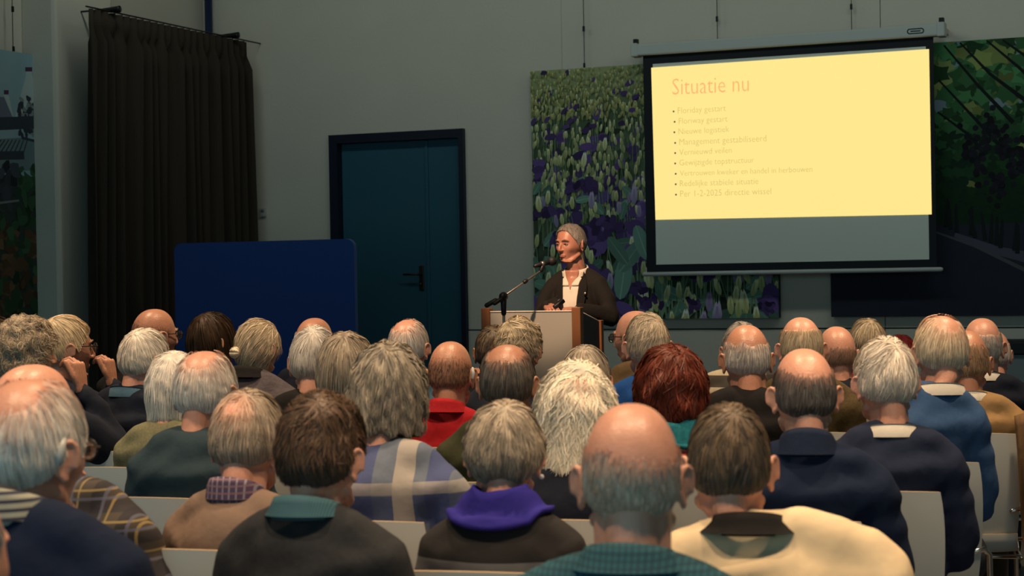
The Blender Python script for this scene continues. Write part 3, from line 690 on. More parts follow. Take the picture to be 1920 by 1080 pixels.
    nzv = rng.randn(n, 3); ph = rng.rand(n)*6.28; base = rng.uniform(-.0015, .001, n); path = []
    Dc = Dn.copy(); clump = np.stack([snoise(Dn, 7, np.random.RandomState(seed+20+i)) for i in range(3)], 1)
    for k in range(K):
        t = k/(K-1); path.append(Dc*(hull(Dc)*1.0+base+lift*t*t+.0012)[:, None] if not st.get('sparse') else Dc*(head_r(Dc)+.001+T0*t)[:, None])
        fl = Dc*(Dc @ wv)[:, None]-wv; fl /= np.linalg.norm(fl, axis=1)[:, None]+.15
        fl = fl*st.get('away', 1.0)+np.array([0, 0, -1.0])*st.get('down', .5)+comb+nzv*wav*.5+clump*wav*1.6
        fl = fl+np.cross(Dc, fl)*(np.sin(ph+t*st.get('freq', 5))*st.get('curl', .0))[:, None]
        fl -= Dc*(fl*Dc).sum(1)[:, None]; fl /= np.linalg.norm(fl, axis=1)[:, None]+1e-6
        rl = np.linalg.norm(path[-1], axis=1)
        stp = Ls/(K-1)/rl*(1 if ln else sm(.15, .55, mask(Dc)+st.get('wisps', 0)));  Dc = Dc+fl*stp[:, None]; Dc /= np.linalg.norm(Dc, axis=1)[:, None]
    Pth = np.stack(path, 1)                                    # n,K,3
    tg = np.gradient(Pth, axis=1); tg /= np.linalg.norm(tg, axis=2)[:, :, None]+1e-9; nr = Pth/np.linalg.norm(Pth, axis=2)[:, :, None]
    sd = np.cross(tg, nr); sd /= np.linalg.norm(sd, axis=2)[:, :, None]+1e-9
    tl = (rng.rand(n)-.5)*1.5; sd = sd*np.cos(tl)[:, None, None]+nr*np.sin(tl)[:, None, None]
    ww = st.get('w', .0026)*.5*(0.5+rng.rand(n))[:, None]*np.array([.7, 1, 1, .95, .8, .6, .15])[None]
    A = Pth-sd*ww[:, :, None]; B = Pth+sd*ww[:, :, None]; RV = np.stack([A, B], 2).reshape(-1, 3)
    b0 = (np.arange(n)*2*K)[:, None]+(np.arange(K-1)*2)[None]; RF = np.stack([b0, b0+1, b0+3, b0+2], -1).reshape(-1, 4)
    tt = (rng.rand(n)*.75+.25*(clump[:, 0]+.5)).clip(0, 1)[:, None]; hc = (c1*(1-tt)+c2*tt)*(.8+.4*rng.rand(n))[:, None]
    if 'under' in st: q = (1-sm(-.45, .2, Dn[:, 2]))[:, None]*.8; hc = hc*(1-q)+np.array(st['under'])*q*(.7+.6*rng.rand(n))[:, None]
    q = (1-sm(.3, .95, mask(Dn)))[:, None]*.55; hc = hc*(1-q)+sk*q; RC = np.repeat(hc, 2*K, axis=0)
    Vv = np.concatenate([SV, RV]); Ff = np.concatenate([SF, RF+len(SV)]); Cc = np.concatenate([SC, RC])
    if 'bun' in st:
        g = G(); bx = np.array(st['bun']); g.ell(bx, (.026, .022, .024), 18, 12)
        for k in range(26):
            a0, tlt = rng.rand()*6.28, rng.rand()*3; ring = [bx+.025*np.array([math.cos(a0+q), math.sin(a0+q)*math.cos(tlt), math.sin(a0+q)*math.sin(tlt)]) for q in np.linspace(0, 3.2, 8)]; g.tube(ring, .0028, 5)
        bv, bf = g.arrays(); base_i = len(Vv); Vv = np.concatenate([Vv, bv]); Cc = np.concatenate([Cc, np.tile(c2, (len(bv), 1))*(0.7+.5*rng.rand(len(bv)))[:, None]])
        return mesh_np('hair', Vv, [tuple(f) for f in Ff]+[tuple(i+base_i for i in f) for f in bf], Cc.clip(0, 1))
    return mesh_np('hair', Vv, Ff, Cc.clip(0, 1))

WHITE = ((.60, .56, .50), (.92, .87, .80)); GREY = ((.20, .19, .18), (.56, .52, .47)); SILV = ((.34, .32, .30), (.72, .67, .61)); BROWN = ((.03, .018, .011), (.16, .09, .045))
ASH = ((.12, .105, .088), (.52, .44, .34)); BLOND = ((.30, .22, .12), (.80, .64, .40)); DARK = ((.018, .016, .016), (.09, .07, .055)); RED = ((.045, .008, .004), (.20, .035, .014)); DKGR = ((.05, .048, .048), (.22, .19, .16)); SALT = ((.08, .075, .07), (.40, .36, .30))
TOP = (0, .2, 1); CRN = (0, -.45, .9)
def hs(cols, **k): k['cols'] = cols; return k
ST = {
 'fringe_grey': hs(SILV, thick=.006, side=-.4, bald=[((0, -.22, 1), 50, 13, 1.0), ((0, .5, 1), 50, 9, 1)], L=.04, down=1, lift=.004, w=.0022),
 'fringe_fair': hs(((.30, .24, .16), (.70, .58, .40)), thick=.009, side=-.4, bald=[((0, -.12, 1), 44, 11, 1.0), ((0, .5, 1), 48, 9, 1)], L=.045, down=1, lift=.006),
 'fringe_dark': hs(((.045, .043, .045), (.17, .15, .135)), thick=.006, side=-.4, bald=[((0, -.38, 1), 42, 14, 1.0), ((0, .4, 1), 50, 9, 1)], L=.03, down=1, lift=.003, low=6),
 'fringe_brown': hs(DKGR, thick=.009, bald=[((0, -.42, 1), 32, 14, .96), ((0, .6, .8), 35, 10, .9)], L=.06, down=1, lift=.004, low=8),
 'bald': hs(((.20, .13, .09), (.36, .26, .18)), thick=.0015, bald=[((0, .1, 1), 75, 14, 1.0)], L=.012, down=1, lift=.002, dens=.45, lump=0, w=.0012),
 'bald_dark': hs(((.07, .04, .03), (.16, .1, .07)), thick=.0012, bald=[((0, .2, 1), 68, 22, 1.0)], L=.012, down=1, lift=.002, dens=.45, lump=0, w=.0012, low=6),
 'buzz_top': hs(((.40, .27, .20), (.70, .56, .45)), thick=.003, bald=[((.08, -.25, 1), 58, 24, .96), ((0, .4, 1), 55, 15, 1)], L=.018, down=1, lift=.003, dens=.36, lump=.1, w=.002, low=10),
 'thin_white': hs(WHITE, thick=.007, bald=[((-.1, -.42, 1), 34, 22, .8)], L=.06, away=1, down=.5, lift=.006, low=4),
 'thin_peach': hs(WHITE, thick=.009, bald=[((.1, -.55, .85), 27, 22, .85), ((0, .3, 1), 30, 20, .7)], L=.06, down=.8, lift=.006, low=8, side=.5),
 'white': hs(WHITE, thick=.014, L=.065, down=.5, lift=.01, low=6),
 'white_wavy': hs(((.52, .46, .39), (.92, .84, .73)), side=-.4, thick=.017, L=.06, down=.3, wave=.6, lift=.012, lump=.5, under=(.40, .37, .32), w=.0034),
 'white_short': hs(((.50, .46, .40), (.86, .8, .71)), side=-.3, thick=.013, L=.05, down=.35, lift=.01, low=4, wave=.2, w=.0022),
 'grey_tousled': hs(((.22, .17, .11), (.70, .58, .40)), thick=.02, L=.06, down=.1, wave=.8, lift=.02, lump=.5, vt=.5, under=(.25, .22, .17)),
 'fair_short': hs(((.28, .235, .17), (.68, .58, .44)), thick=.016, side=-.4, L=.055, down=.3, wave=.5, lift=.012, under=(.46, .42, .34), whorl=(.25, -.5, .8)),
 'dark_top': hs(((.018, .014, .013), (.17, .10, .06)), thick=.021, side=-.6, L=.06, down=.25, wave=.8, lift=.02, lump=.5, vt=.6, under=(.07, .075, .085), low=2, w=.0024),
 'dark_short': hs(((.035, .03, .028), (.20, .14, .085)), thick=.009, side=-.4, L=.045, down=.5, wave=.4, lift=.006, under=(.075, .078, .085), low=0, w=.003),
 'thin_comb': hs(((.15, .125, .10), (.52, .43, .33)), thick=.015, L=.07, down=.9, wave=.4, lift=.01, bald=[((-.05, -.68, .75), 18, 14, .75)], under=(.30, .30, .28), low=4, w=.003, lump=.4),
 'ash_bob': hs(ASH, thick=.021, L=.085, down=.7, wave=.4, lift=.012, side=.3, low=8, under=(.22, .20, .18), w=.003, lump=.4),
 'grey_shag': hs(((.10, .095, .085), (.46, .40, .31)), thick=.032, L=.09, down=1, wave=.6, lift=.012, length=.10, side=.1, w=.003, lump=.5, tuck=.1),
 'grey_bob': hs(((.15, .12, .09), (.50, .42, .32)), thick=.024, L=.10, down=1.2, wave=.2, lift=.008, length=.14, w=.004, tuck=.12),
 'white_curly': hs(((.60, .55, .44), (1.0, .93, .78)), bald=[((.05, -.7, .7), 11, 12, .6)], thick=.034, L=.085, down=.8, wave=.8, curl=.6, lift=.028, length=.15, lump=.6, tuck=.0, w=.003, freq=7),
 'white_bob': hs(WHITE, thick=.024, L=.08, down=.9, wave=.4, lift=.012, length=.11, tuck=.15),
 'red_full': hs(RED, thick=.034, L=.07, down=.4, wave=.8, lift=.02, lump=.5, low=14, side=.2, back=.15, w=.004, length=.105, tuck=.3),
 'brown_bob': hs(((.016, .010, .006), (.075, .042, .022)), thick=.024, L=.11, down=1.4, wave=.12, lift=.004, length=.10, w=.003, tuck=.05, lump=.15),
 'blond_bun': hs(((.28, .215, .14), (.78, .66, .48)), thick=.020, L=.10, comb=(-.5, -.8, -.5), away=.2, wave=.4, lift=.03, low=14, length=.10, bun=(-.03, -.125, -.02), tuck=.25, w=.0026),
 'blond_bob': hs(ASH, thick=.018, L=.09, down=1.0, wave=.15, lift=.006, length=.085, tuck=.15, w=.0035, comb=(.3, 0, 0)),
 'curly_grey': hs(((.14, .11, .08), (.55, .45, .32)), thick=.036, L=.07, down=.2, wave=1.2, curl=.8, lift=.03, lump=.7, low=10, length=.07, tuck=.2, w=.0018, nf=14),
 'streaked': hs(((.07, .055, .04), (.66, .55, .38)), thick=.022, L=.08, down=.9, wave=.3, lift=.01, low=10, w=.003),
 'speaker': hs(((.10, .096, .088), (.28, .265, .24)), thick=.010, L=.035, down=.15, wave=.3, lift=.008, comb=(.1, -.6, 0), brow=10, w=.002, under=(.20, .19, .175)),
 'side_red': hs(((.20, .12, .07), (.48, .33, .2)), thick=.005, bald=[((0, .1, 1), 58, 14, .95)], L=.03, down=1, dens=.7),
}
SK = {'light': (.62, .37, .26), 'pink': (.62, .32, .235), 'ruddy': (.46, .225, .15), 'tan': (.43, .22, .14), 'speaker': (.43, .20, .14)}
def skin_mat(k):
    return mat('skin_'+k, SK[k], .36, noise=.16, nscale=38, bump=.12, bscale=180, spec=.4)

T_HEAD = head_template(.0042, .55); T_HEADJ = head_template(.0042, .55, 16); T_HEADB = head_template(.0042, .55, 6, 1.12)
T_LAP = arms_skin(LAP)
M_TROU = trousers_mesh(); M_SHOE = shoe_mesh()
m_lens = mat('spectacle_lens', (.5, .55, .55), .05, trans=.95); m_rim = mat('spectacle_rim', (.03, .028, .03), .35, .6); m_aid = mat('hearing_aid', (.45, .47, .45), .3)
m_eye = mat('eye_white', (.36, .32, .29), .2); m_iris = mat('iris', (.03, .025, .02), .15); m_brow = mat('eyebrow_hair', (.14, .11, .08), .8); m_lip = mat('lip', (.40, .16, .13), .5)
TR = [mat('trouser_navy', (.014, .018, .032), .85, bump=.2, bscale=30), mat('trouser_charcoal', (.02, .021, .023), .85, bump=.2, bscale=30), mat('trouser_brown', (.045, .034, .022), .85, bump=.2, bscale=30), mat('trouser_jeans', (.02, .035, .075), .85, bump=.2, bscale=30)]
m_shoe = mat('shoe_leather', (.012, .010, .009), .4)

def glasses(par, M):
    g = G()
    for s in (-1, 1):
        g.tube([(s*.084, -.018, -.004), (s*.083, .0, .008), (s*.078, .06, .008), (s*.062, .104, .006)], .0021, 6); g.tube([(s*.034+.025*math.cos(q), .108-abs(.025*math.cos(q)*s+.034)*.12+.003, .0+.019*math.sin(q)) for q in np.linspace(0, 6.283, 20)], .0016, 6, False)
    g.tube([(-.01, .112, .006), (0, .115, .008), (.01, .112, .006)], .0016, 6)
    fr = g.obj('spectacles', m_rim, par); fr.matrix_local = M
    for s in (-1, 1):
        G().ell((s*.034, .105, 0), (.0235, .0012, .0178), 16, 6).obj('lens', m_lens, fr)
    return fr

def build_person(name, label, Hw, yaw, body_yaw, head=(0, 0), hsz=1.0, style='white', skin='light', top=None, top_mat=None, top_name='sweater', trou=0, seed=1, nst=900, tmpl=None, arms=None, skin_arms=None, extras=(), cols=None, stand=False, collar=None, sx=1.0, scarf=None, lean=0.0, neck=0.0):
    """Hw: world head centre; yaw / body_yaw: degrees turned to the right of the camera axis; head = (nod down deg, tilt deg)"""
    rz = YAW-rad(body_yaw); sx *= .86
    Rh = Matrix.Rotation(-rad(yaw-body_yaw), 4, 'Z') @ Matrix.Rotation(-rad(head[0]), 4, 'X') @ Matrix.Rotation(rad(head[1]), 4, 'Y')
    R3 = np.array(Rh.to_3x3()); hc0 = HC + (np.array([0, 0, .0]) if not stand else np.array([0, -.02, .452]))+np.array([0, 0, neck])
    piv = hc0+np.array([0, -.04, -.125]); hl = piv+R3 @ (hc0-piv)
    s = Hw[2]/hl[2]; k = hsz/s
    hl = piv+R3 @ ((hc0-piv)*k)+np.array([lean, 0, 0]); s = Hw[2]/hl[2]
    c_, s_ = math.cos(rz), math.sin(rz)
    off = np.array([c_*hl[0]-s_*hl[1], s_*hl[0]+c_*hl[1]])*s
    root = empty(name, (Hw[0]-off[0], Hw[1]-off[1], 0), rz, label, 'person'); root.scale = (s, s, s)
    V, T = tmpl if tmpl is not None else T_HEAD
    hv = V*k; zz = V[:, 2]; wgt = sm(-.17, -.075, zz)[:, None]
    base = hc0+V*np.array([1, 1, 1]); rot = hl+(hv @ R3.T); static = hc0+V*k*np.array([1.0, 1, 1])
    BV = static*(1-wgt)+rot*wgt
    parts = [(BV, T)]+[(a*np.array([sx, 1, 1]), t) for a, t in (skin_arms if skin_arms is not None else T_LAP)]
    n = 0; VV = []; TT = []
    for v, t in parts: VV.append(v); TT.append(t+n); n += len(v)
    link('body', mesh_np('body', np.concatenate(VV), np.concatenate(TT)), skin_mat(skin), root)
    MH = Matrix.Translation(Vector(hl)) @ Rh @ Matrix.Scale(k, 4)
    stl = dict(ST[style]);
    if cols: stl['cols'] = cols
    hr = link('hair', make_hair(stl, seed, nst, SK[skin]), M_HAIR, root); hr.matrix_local = MH
    if top is not None:
        t = link(top_name, top, top_mat, root); t.scale = (sx, 1, 1)
        if stand: t.location = (0, 0, .41)
    if not stand:
        link('trousers', M_TROU, TR[trou], root)
        for q in (-1, 1): link('shoe', M_SHOE, m_shoe, root, (q*.115, .44, 0))
    if collar:
        g = G(); cm, h, fl = collar; nn = 40; Vc = []
        for j, (dz, dr) in enumerate(((-.02, .012), (.012, .004), (h, 0), (h+.003, .004), (h-.012, .010), (-.012, .02+fl))):
            for i in range(nn):
                q = rad(-70+(320-0)*i/(nn-1)) ; q = rad(110)+rad(320)*i/(nn-1)
                bk = max(0, -math.sin(q)); Vc.append((math.cos(q)*(.071+dr), -.012+math.sin(q)*(.070+dr), 1.038+dz*(0.65+.35*bk)+.012*bk-.018*max(0, math.sin(q))))
        F = [(j*nn+i, j*nn+i+1, (j+1)*nn+i+1, (j+1)*nn+i) for j in range(5 if fl > -.01 else 3) for i in range(nn-1)]; Vc = Vc[:nn*(6 if fl > -.01 else 4)]
        co = g.add(Vc, F).obj('collar', cm, root); co.scale = (max(sx, 1.0 if fl < -.01 else .86), 1, 1); co.location = (lean*.55, 0, 0)
        if stand: co.location = (0, 0, .41)
    if scarf:
        from mathutils.bvhtree import BVHTree
        bv_ = BVHTree.FromPolygons([v.co.copy() for v in top.vertices], [tuple(q.vertices) for q in top.polygons]); nn = 44; rows = []
        for j in range(9):
            t = j/8; rr_ = .064+.038*t; row = []
            for i in range(nn):
                q = 6.2832*i/(nn-1); ex = 1+.35*t*abs(math.cos(q)); x_, y_ = math.cos(q)*rr_*ex, -.012+math.sin(q)*rr_*.95
                h_ = bv_.ray_cast(Vector((x_, y_, 1.4)), Vector((0, 0, -1))); z_ = max(h_[0].z if h_[0] is not None else .9, 1.03-.03*t)
                row.append((x_, y_, z_+.012+.03*(1-t)**3+.006*math.sin(9*t+2*math.sin(q*2+seed))))
            rows.append(row)
        Vs, Fs, Es = sheet(np.array(rows), .012, nn); sc_ = link('scarf', mesh_np('scarf', Vs, Fs+Es), scarf, root); sc_.scale = (sx, 1, 1)
    for e in extras:
        if e == 'glasses': glasses(root, MH)
        elif e in ('aid_r', 'aid_l'):
            q = 1 if e == 'aid_r' else -1
            a = G().tube([(q*.083, -.022, .022), (q*.087, -.034, .006), (q*.085, -.036, -.014)], [.005, .007, .006], 10).obj('hearing_aid', m_aid, root); a.matrix_local = MH
        elif e == 'earring':
            a = G().ell((.088, -.012, -.05), (.006, .006, .006)).obj('earring', mat('pearl', (.7, .7, .68), .2), root); a.matrix_local = MH
        elif e == 'face':
            for q in (-1, 1):
                ey = G().ell((q*.0315, .0775, 0), (.0122, .0122, .0115)).obj('eye', m_eye, root); ey.matrix_local = MH
                G().ell((q*.0315, .0872, 0), (.0056, .004, .0056)).obj('iris', m_iris, ey)
                g = G(); g.tube([(q*.014, .0985, .0215), (q*.032, .097, .0275), (q*.05, .083, .021)], [.0026, .0036, .002], 8); b = g.obj('eyebrow', m_brow, root); b.matrix_local = MH
                g = G(); g.tube([(q*.0195, .089, .004), (q*.0315, .0935, .0085), (q*.044, .085, .003)], .0034, 8); b = g.obj('eyelid', skin_mat(skin), root); b.matrix_local = MH
            g = G(); g.tube([(-.025, .0840, -.069), (-.01, .0915, -.0668), (0, .0925, -.0675), (.01, .0915, -.0668), (.025, .0840, -.069)], [.001, .0022, .002, .0022, .001], 8); g.tube([(-.022, .0850, -.0705), (0, .0915, -.073), (.022, .0850, -.0705)], [.001, .0028, .001], 8)
            b = g.obj('lips', m_lip, root); b.matrix_local = MH
    return root, s, MH

# ---------------------------------------------------------------- chair template
m_shell = mat('white_laminate', (.50, .53, .51), .45); m_chr = mat('chrome', (.6, .58, .54), .18, 1.0); m_ply = mat('plywood_edge', (.33, .24, .13), .6)
def sheet(rows, th, nu):
    """closed thick sheet from rows of points (list of (nu,3) arrays) with thickness along the local normal"""
    A = np.array(rows); du = np.gradient(A, axis=1); dv = np.gradient(A, axis=0); N = np.cross(du, dv); N /= np.linalg.norm(N, axis=2)[:, :, None]
    nv = len(A); V = np.concatenate([(A+N*th/2).reshape(-1, 3), (A-N*th/2).reshape(-1, 3)]); m = nu*nv
    top = [(j*nu+i, j*nu+i+1, (j+1)*nu+i+1, (j+1)*nu+i) for j in range(nv-1) for i in range(nu-1)]
    F = top+[tuple(m+i for i in reversed(f)) for f in top]
    ed = [(i, i+1) for i in range(nu-1)]+[(j*nu+nu-1, (j+1)*nu+nu-1) for j in range(nv-1)]+[((nv-1)*nu+i+1, (nv-1)*nu+i) for i in range(nu-1)]+[((j+1)*nu, j*nu) for j in range(nv-1)]
    E = [(b, a, m+a, m+b) for a, b in ed]
    return V, F, E
def chair_parts():
    nu = 13; u = np.linspace(-1, 1, nu); out = {}
    rows = []
    for t in np.linspace(0, 1, 12):
        z = .52+.345*t; hw = .195-.012*(t**6)-.01*(1-t)**3; y = -.205-.05*t-.02*math.sin(t*2.6); rows.append(np.stack([u*hw, y+.028*u*u, np.full(nu, z)+.006*(1-u*u)*(t > .99)], 1))
    out['backrest'] = sheet(rows, .011, nu)
    rows = []
    for t in np.linspace(0, 1, 16):
        if t < .4: a = t/.4; y = -.208+.07*a*a; z = .518-.068*math.sin(a*math.pi/2)
        else: a = (t-.4)/.6; y = -.138+.36*a; z = .45+.006*math.sin(a*3.14)-.028*sm(.75, 1, a)
        hw = .185+.015*sm(.1, .6, t); rows.append(np.stack([u*hw, np.full(nu, y), z+.012*u*u*(1-abs(t-.6))], 1))
    out['seat'] = sheet(rows, .011, nu); return out
CP = chair_parts(); CM = {}
for k, (V, F, E) in CP.items(): CM[k] = mesh_np('chair_'+k, V, F); CM[k+'_edge'] = mesh_np('chair_'+k+'_edge', V, E, None, False)
g = G(); g.tube([(.19, .16, .435), (.205, .185, .425), (.21, .19, .4), (.215, .21, .008)], .0095, 10); CM['leg_f'] = g.mesh('chair_leg_front')
g = G(); g.tube([(.165, -.212, .60), (.20, -.205, .607), (.216, -.195, .59), (.22, -.18, .44), (.225, -.25, .008)], .0095, 10); CM['leg_r'] = g.mesh('chair_leg_rear')
def flipx(me, nm):
    m2 = me.copy(); m2.name = nm; v = np.empty(len(m2.vertices)*3, np.float32); m2.vertices.foreach_get('co', v); v = v.reshape(-1, 3); v[:, 0] *= -1; m2.vertices.foreach_set('co', v.ravel()); m2.flip_normals(); return m2
CM['leg_f2'] = flipx(CM['leg_f'], 'chair_leg_front_l'); CM['leg_r2'] = flipx(CM['leg_r'], 'chair_leg_rear_l')
g = G(); 
for y in (-.14, .16): g.tube([(-.2, y, .432), (.2, y, .432)], .008, 8)
for x in (-.2, .2): g.tube([(x, -.16, .428), (x, .18, .428)], .008, 8)
g.tube([(-.218, -.182, .50), (.218, -.182, .50)], .007, 8)
CM['frame'] = g.mesh('chair_frame')
def chair(x, y, rz, label, sc=1.0):
    r = empty('audience_chair', (x, y, 0), rz, label, 'chair', 'white shell chairs of the audience'); r.scale = (sc, sc, 1)
    for k in ('backrest', 'seat'):
        o = link(k, CM[k], m_shell, r); link('plywood_edge', CM[k+'_edge'], m_ply, o)
    for k in ('leg_f', 'leg_r', 'leg_f2', 'leg_r2'): link('leg', CM[k], m_chr, r)
    link('frame', CM['frame'], m_chr, r); return r
# ================================================================ lectern, microphone, speaker
LD = 9.35
lp = P(995, 585, LD); LY = lp[1]
lx0, lx1 = onY(902, 600, LY)[0], onY(1088, 600, LY)[0]; lz = onY(995, 585, LY)[2]
lec = empty('lectern', ((lx0+lx1)/2, LY, 0), 0, 'wooden-post lectern with white front and blue side panels', 'lectern')
m_wood = mat('lectern_wood', (.17, .072, .028), .5, noise=.25, nscale=5, stretch=(12, 12, 1)); m_lfr = mat('lectern_white', (.30, .30, .27), .6); m_lbl = mat('lectern_blue', (.012, .022, .042), .6)
lw = (lx1-lx0)/2; pw = .048; dep = .36
for s_ in (-1, 1):
    slab('front_post', s_*lw-(pw if s_ > 0 else 0), s_*lw+(0 if s_ > 0 else pw), 0, .05, 0, lz+.022, m_wood, lec, .003)
    slab('rear_post', s_*lw-(pw if s_ > 0 else 0), s_*lw+(0 if s_ > 0 else pw), dep-.04, dep, 0, lz-.055, m_wood, lec, .003)
    V = [(s_*(lw-.012), .05, .12), (s_*(lw-.012), dep-.04, .12), (s_*(lw-.012), dep-.04, lz-.062), (s_*(lw-.012), .05, lz-.005)]; V = V+[(x-s_*.016, y, z) for x, y, z in V]
    G().add(V, [(0, 1, 2, 3), (7, 6, 5, 4), (0, 4, 5, 1), (1, 5, 6, 2), (2, 6, 7, 3), (3, 7, 4, 0)]).obj('side_panel', m_lbl, lec, False)
    G().tube([(s_*(lw-.02), .05, lz-.001), (s_*(lw-.02), dep-.04, lz-.058)], .005, 8).obj('edge_strip', mat('white_trim', (.6, .58, .52), .5), lec)
slab('front_panel', -lw+pw, lw-pw, .012, .03, .1, lz, m_lfr, lec, .002)
slab('front_lip', -lw+pw, lw-pw, .008, .034, lz, lz+.006, mat('white_trim', (.6, .58, .52), .5), lec, .002)
V = [(-lw+.03, .034, lz-.012), (lw-.03, .034, lz-.012), (lw-.03, dep-.005, lz-.072), (-lw+.03, dep-.005, lz-.072)]; V = V+[(x, y, z-.02) for x, y, z in V]
G().add(V, [(0, 1, 2, 3), (7, 6, 5, 4), (0, 4, 5, 1), (1, 5, 6, 2), (2, 6, 7, 3), (3, 7, 4, 0)]).obj('reading_board', m_lfr, lec, False)
slab('shelf', -lw+.03, lw-.03, .06, dep-.05, .55, .57, m_wood, lec); slab('plinth', -lw+.01, lw-.01, .0, dep, 0, .07, m_wood, lec, .004)

# microphone stand in front of the lectern
MD = 9.15
mb = P(944, 556, MD); ms = empty('microphone_stand', (mb[0], mb[1], 0), 0, 'tripod boom microphone stand before the lectern', 'stand')
m_steel = mat('satin_steel', (.35, .33, .3), .3, .9)
def loc(px, py, d): v = P(px, py, d); return np.array([v[0]-mb[0], v[1]-mb[1], v[2]])
pt = loc(944, 556, MD)
G().tube([(0, 0, .25), (0, 0, .8)], .012, 12).obj('lower_tube', m_blk, ms); G().tube([(0, 0, .7), tuple(pt-np.array([0, 0, .03]))], .0075, 12).obj('pole', m_steel, ms)
G().tube([(0, 0, .78), (0, 0, .84)], .019, 12).obj('height_clutch', m_blk, ms)
for k in range(3):
    q = rad(90+120*k); G().tube([(0, 0, .27), (.3*math.cos(q), .3*math.sin(q), .02)], .008, 8).obj('leg', m_blk, ms)
c0, c1, tip = loc(912, 573, MD), loc(930, 563, MD), loc(1018, 505, MD+.12)
G().ell(tuple(pt), (.022, .03, .024)).tube([pt-np.array([0, 0, .09]), pt], [.013, .017], 12).obj('boom_clutch', m_blk, ms)
G().tube([pt+np.array([0, -.02, -.01]), pt+np.array([-.03, -.05, -.035])], .011, 8).obj('wing_screw', m_blk, ms)
G().tube([c1, pt, tip], .0055, 10).obj('boom', m_steel, ms); G().tube([c0, c1], .0125, 12).obj('counterweight', m_blk, ms)
e_ = pt+(tip-pt)*.55; G().tube([e_-(tip-pt)*.03, e_+(tip-pt)*.03], .011, 10).obj('boom_joint', m_blk, ms)
G().tube([tip-(tip-pt)*.05, tip+np.array([0, .01, .03])], .012, 10).obj('microphone_clip', m_blk, ms)
m0, m1 = P(1003, 499, MD+.1), P(1042, 488, MD+.17); mc = empty('microphone', tuple(m0), 0, 'black handheld microphone clipped to the boom stand', 'microphone')
dv = m1-m0; G().tube([0*dv, dv*.62], [.011, .015], 12).obj('handle', m_blk, mc); G().tube([dv*.3, dv*.42], [.0155, .0155], 12, False).obj('silver_band', m_steel, mc); G().ell(tuple(dv*.82), (.025, .025, .025)).obj('grille', mat('dark_grille', (.02, .02, .022), .6, .5), mc)

# garments
AR_SP = {1: dict(el=(.255, .10, .77), wr=(.105, .315, .845), d=(-.6, .75, -.12), n=(-.2, -.15, -1), side=1, curl=(40, 55, 35), thumb=30), -1: dict(el=(-.30, .06, .775), wr=(-.115, .30, .825), d=(.8, .55, 0), n=(.0, -.15, -1), side=-1, curl=(35, 45, 30))}
AR_CH = {1: dict(el=(.205, .30, .80), wr=(.115, .205, 1.01), d=(-.12, -.02, .95), n=(-.75, -.35, 0), side=1, curl=(45, 55, 35), thumb=30), -1: LAP[-1]}
garment('sweater', w=1.0, inf=.007, seed=3); garment('jacket', w=1.04, inf=.016, seed=5, fold=1.2); garment('woman', w=.90, inf=.006, girth=1.0, seed=7); garment('woman_jacket', w=.93, inf=.02, seed=9, fold=1.4)
garment('big', w=1.10, girth=1.12, inf=.012, seed=11, fold=1.2); garment('shirt', w=.97, inf=.012, seed=13, fold=2.2); garment('round', w=1.02, girth=1.04, inf=.01, hunch=.022, seed=15); garment('draped', w=1.12, inf=.035, seed=21, fold=2.0)
garment('chin', arms=AR_CH, w=1.0, inf=.014, seed=17, fold=1.5); T_CH = arms_skin(AR_CH, vox=.003)
garment('speaker', arms=AR_SP, w=1.10, inf=.007, seed=19, fold=.8, vox=.0105); T_SP = arms_skin(AR_SP, vox=.003)

def fab(name, col, n=.12, ns=40, b=.25, bs=26, rough=.9): return mat(name, col, rough, noise=n, nscale=ns, bump=b, bscale=bs, spec=.2)

# the speaker
SPH = P(1070, 457, 9.95)
m_spj = fab('speaker_jacket_cloth', (.014, .0135, .0125), .35, 160); m_shirt = fab('white_shirt', (.72, .68, .58), .03, 10, .3, 18)
spk, ss, MHs = build_person('person', 'man in dark jacket and open white shirt speaking at the lectern', SPH, -138, -163, (3, 0), .90, 'speaker', 'speaker', GC['speaker'], m_spj, 'jacket', seed=77, nst=2600, arms=AR_SP, skin_arms=[(v+np.array([0, 0, .41]), t) for v, t in T_SP], extras=('face',), stand=True, collar=(m_shirt, .026, -.004), sx=.86)
from mathutils.bvhtree import BVHTree
me = GC['speaker']; bv = BVHTree.FromPolygons([v.co.copy() for v in me.vertices], [tuple(p.vertices) for p in me.polygons])
def front_y(x, z):
    h = bv.ray_cast(Vector((x, 1.0, z)), Vector((0, -1, 0)))
    return h[0].y if h[0] is not None else .06
def front_patch(name, xs, zs, off, m, th=.004):
    """xs(z) -> (x0, x1) edges; patch lying on the chest"""
    nu = 14; rows = []
    for z in zs:
        x0, x1 = xs(z); rows.append([(x*.74, front_y(x, min(z, 1.0))+off, z+.41) for x in np.linspace(x0, x1, nu)])
    V, F, E = sheet(np.array(rows), th, nu); return link(name, mesh_np(name, V, F+E), m, spk)
zs = np.linspace(.55, 1.035, 26)
front_patch('shirt', lambda z: (-.048-.022*sm(.75, 1.03, z), .048+.022*sm(.75, 1.03, z)), zs, .004, m_shirt)
for s_ in (-1, 1):
    front_patch('lapel', lambda z, s_=s_: tuple(sorted((s_*(.046+.020*sm(.75, 1.03, z)), s_*(.060+.058*sm(.68, .93, z)*(1-.55*sm(.95, 1.03, z)))))), np.linspace(.62, 1.03, 22), .010, m_spj, .005)
    front_patch('collar_leaf', lambda z, s_=s_: tuple(sorted((s_*(.012+.05*sm(.955, 1.03, z)), s_*(.060+.022*sm(.95, 1.03, z)))), ), np.linspace(.955, 1.035, 10), .013, m_shirt, .005)
front_patch('open_neck', lambda z: (-.002-.05*sm(.93, 1.03, z), .002+.05*sm(.93, 1.03, z)), np.linspace(.935, 1.04, 10), .0085, skin_mat('speaker'))
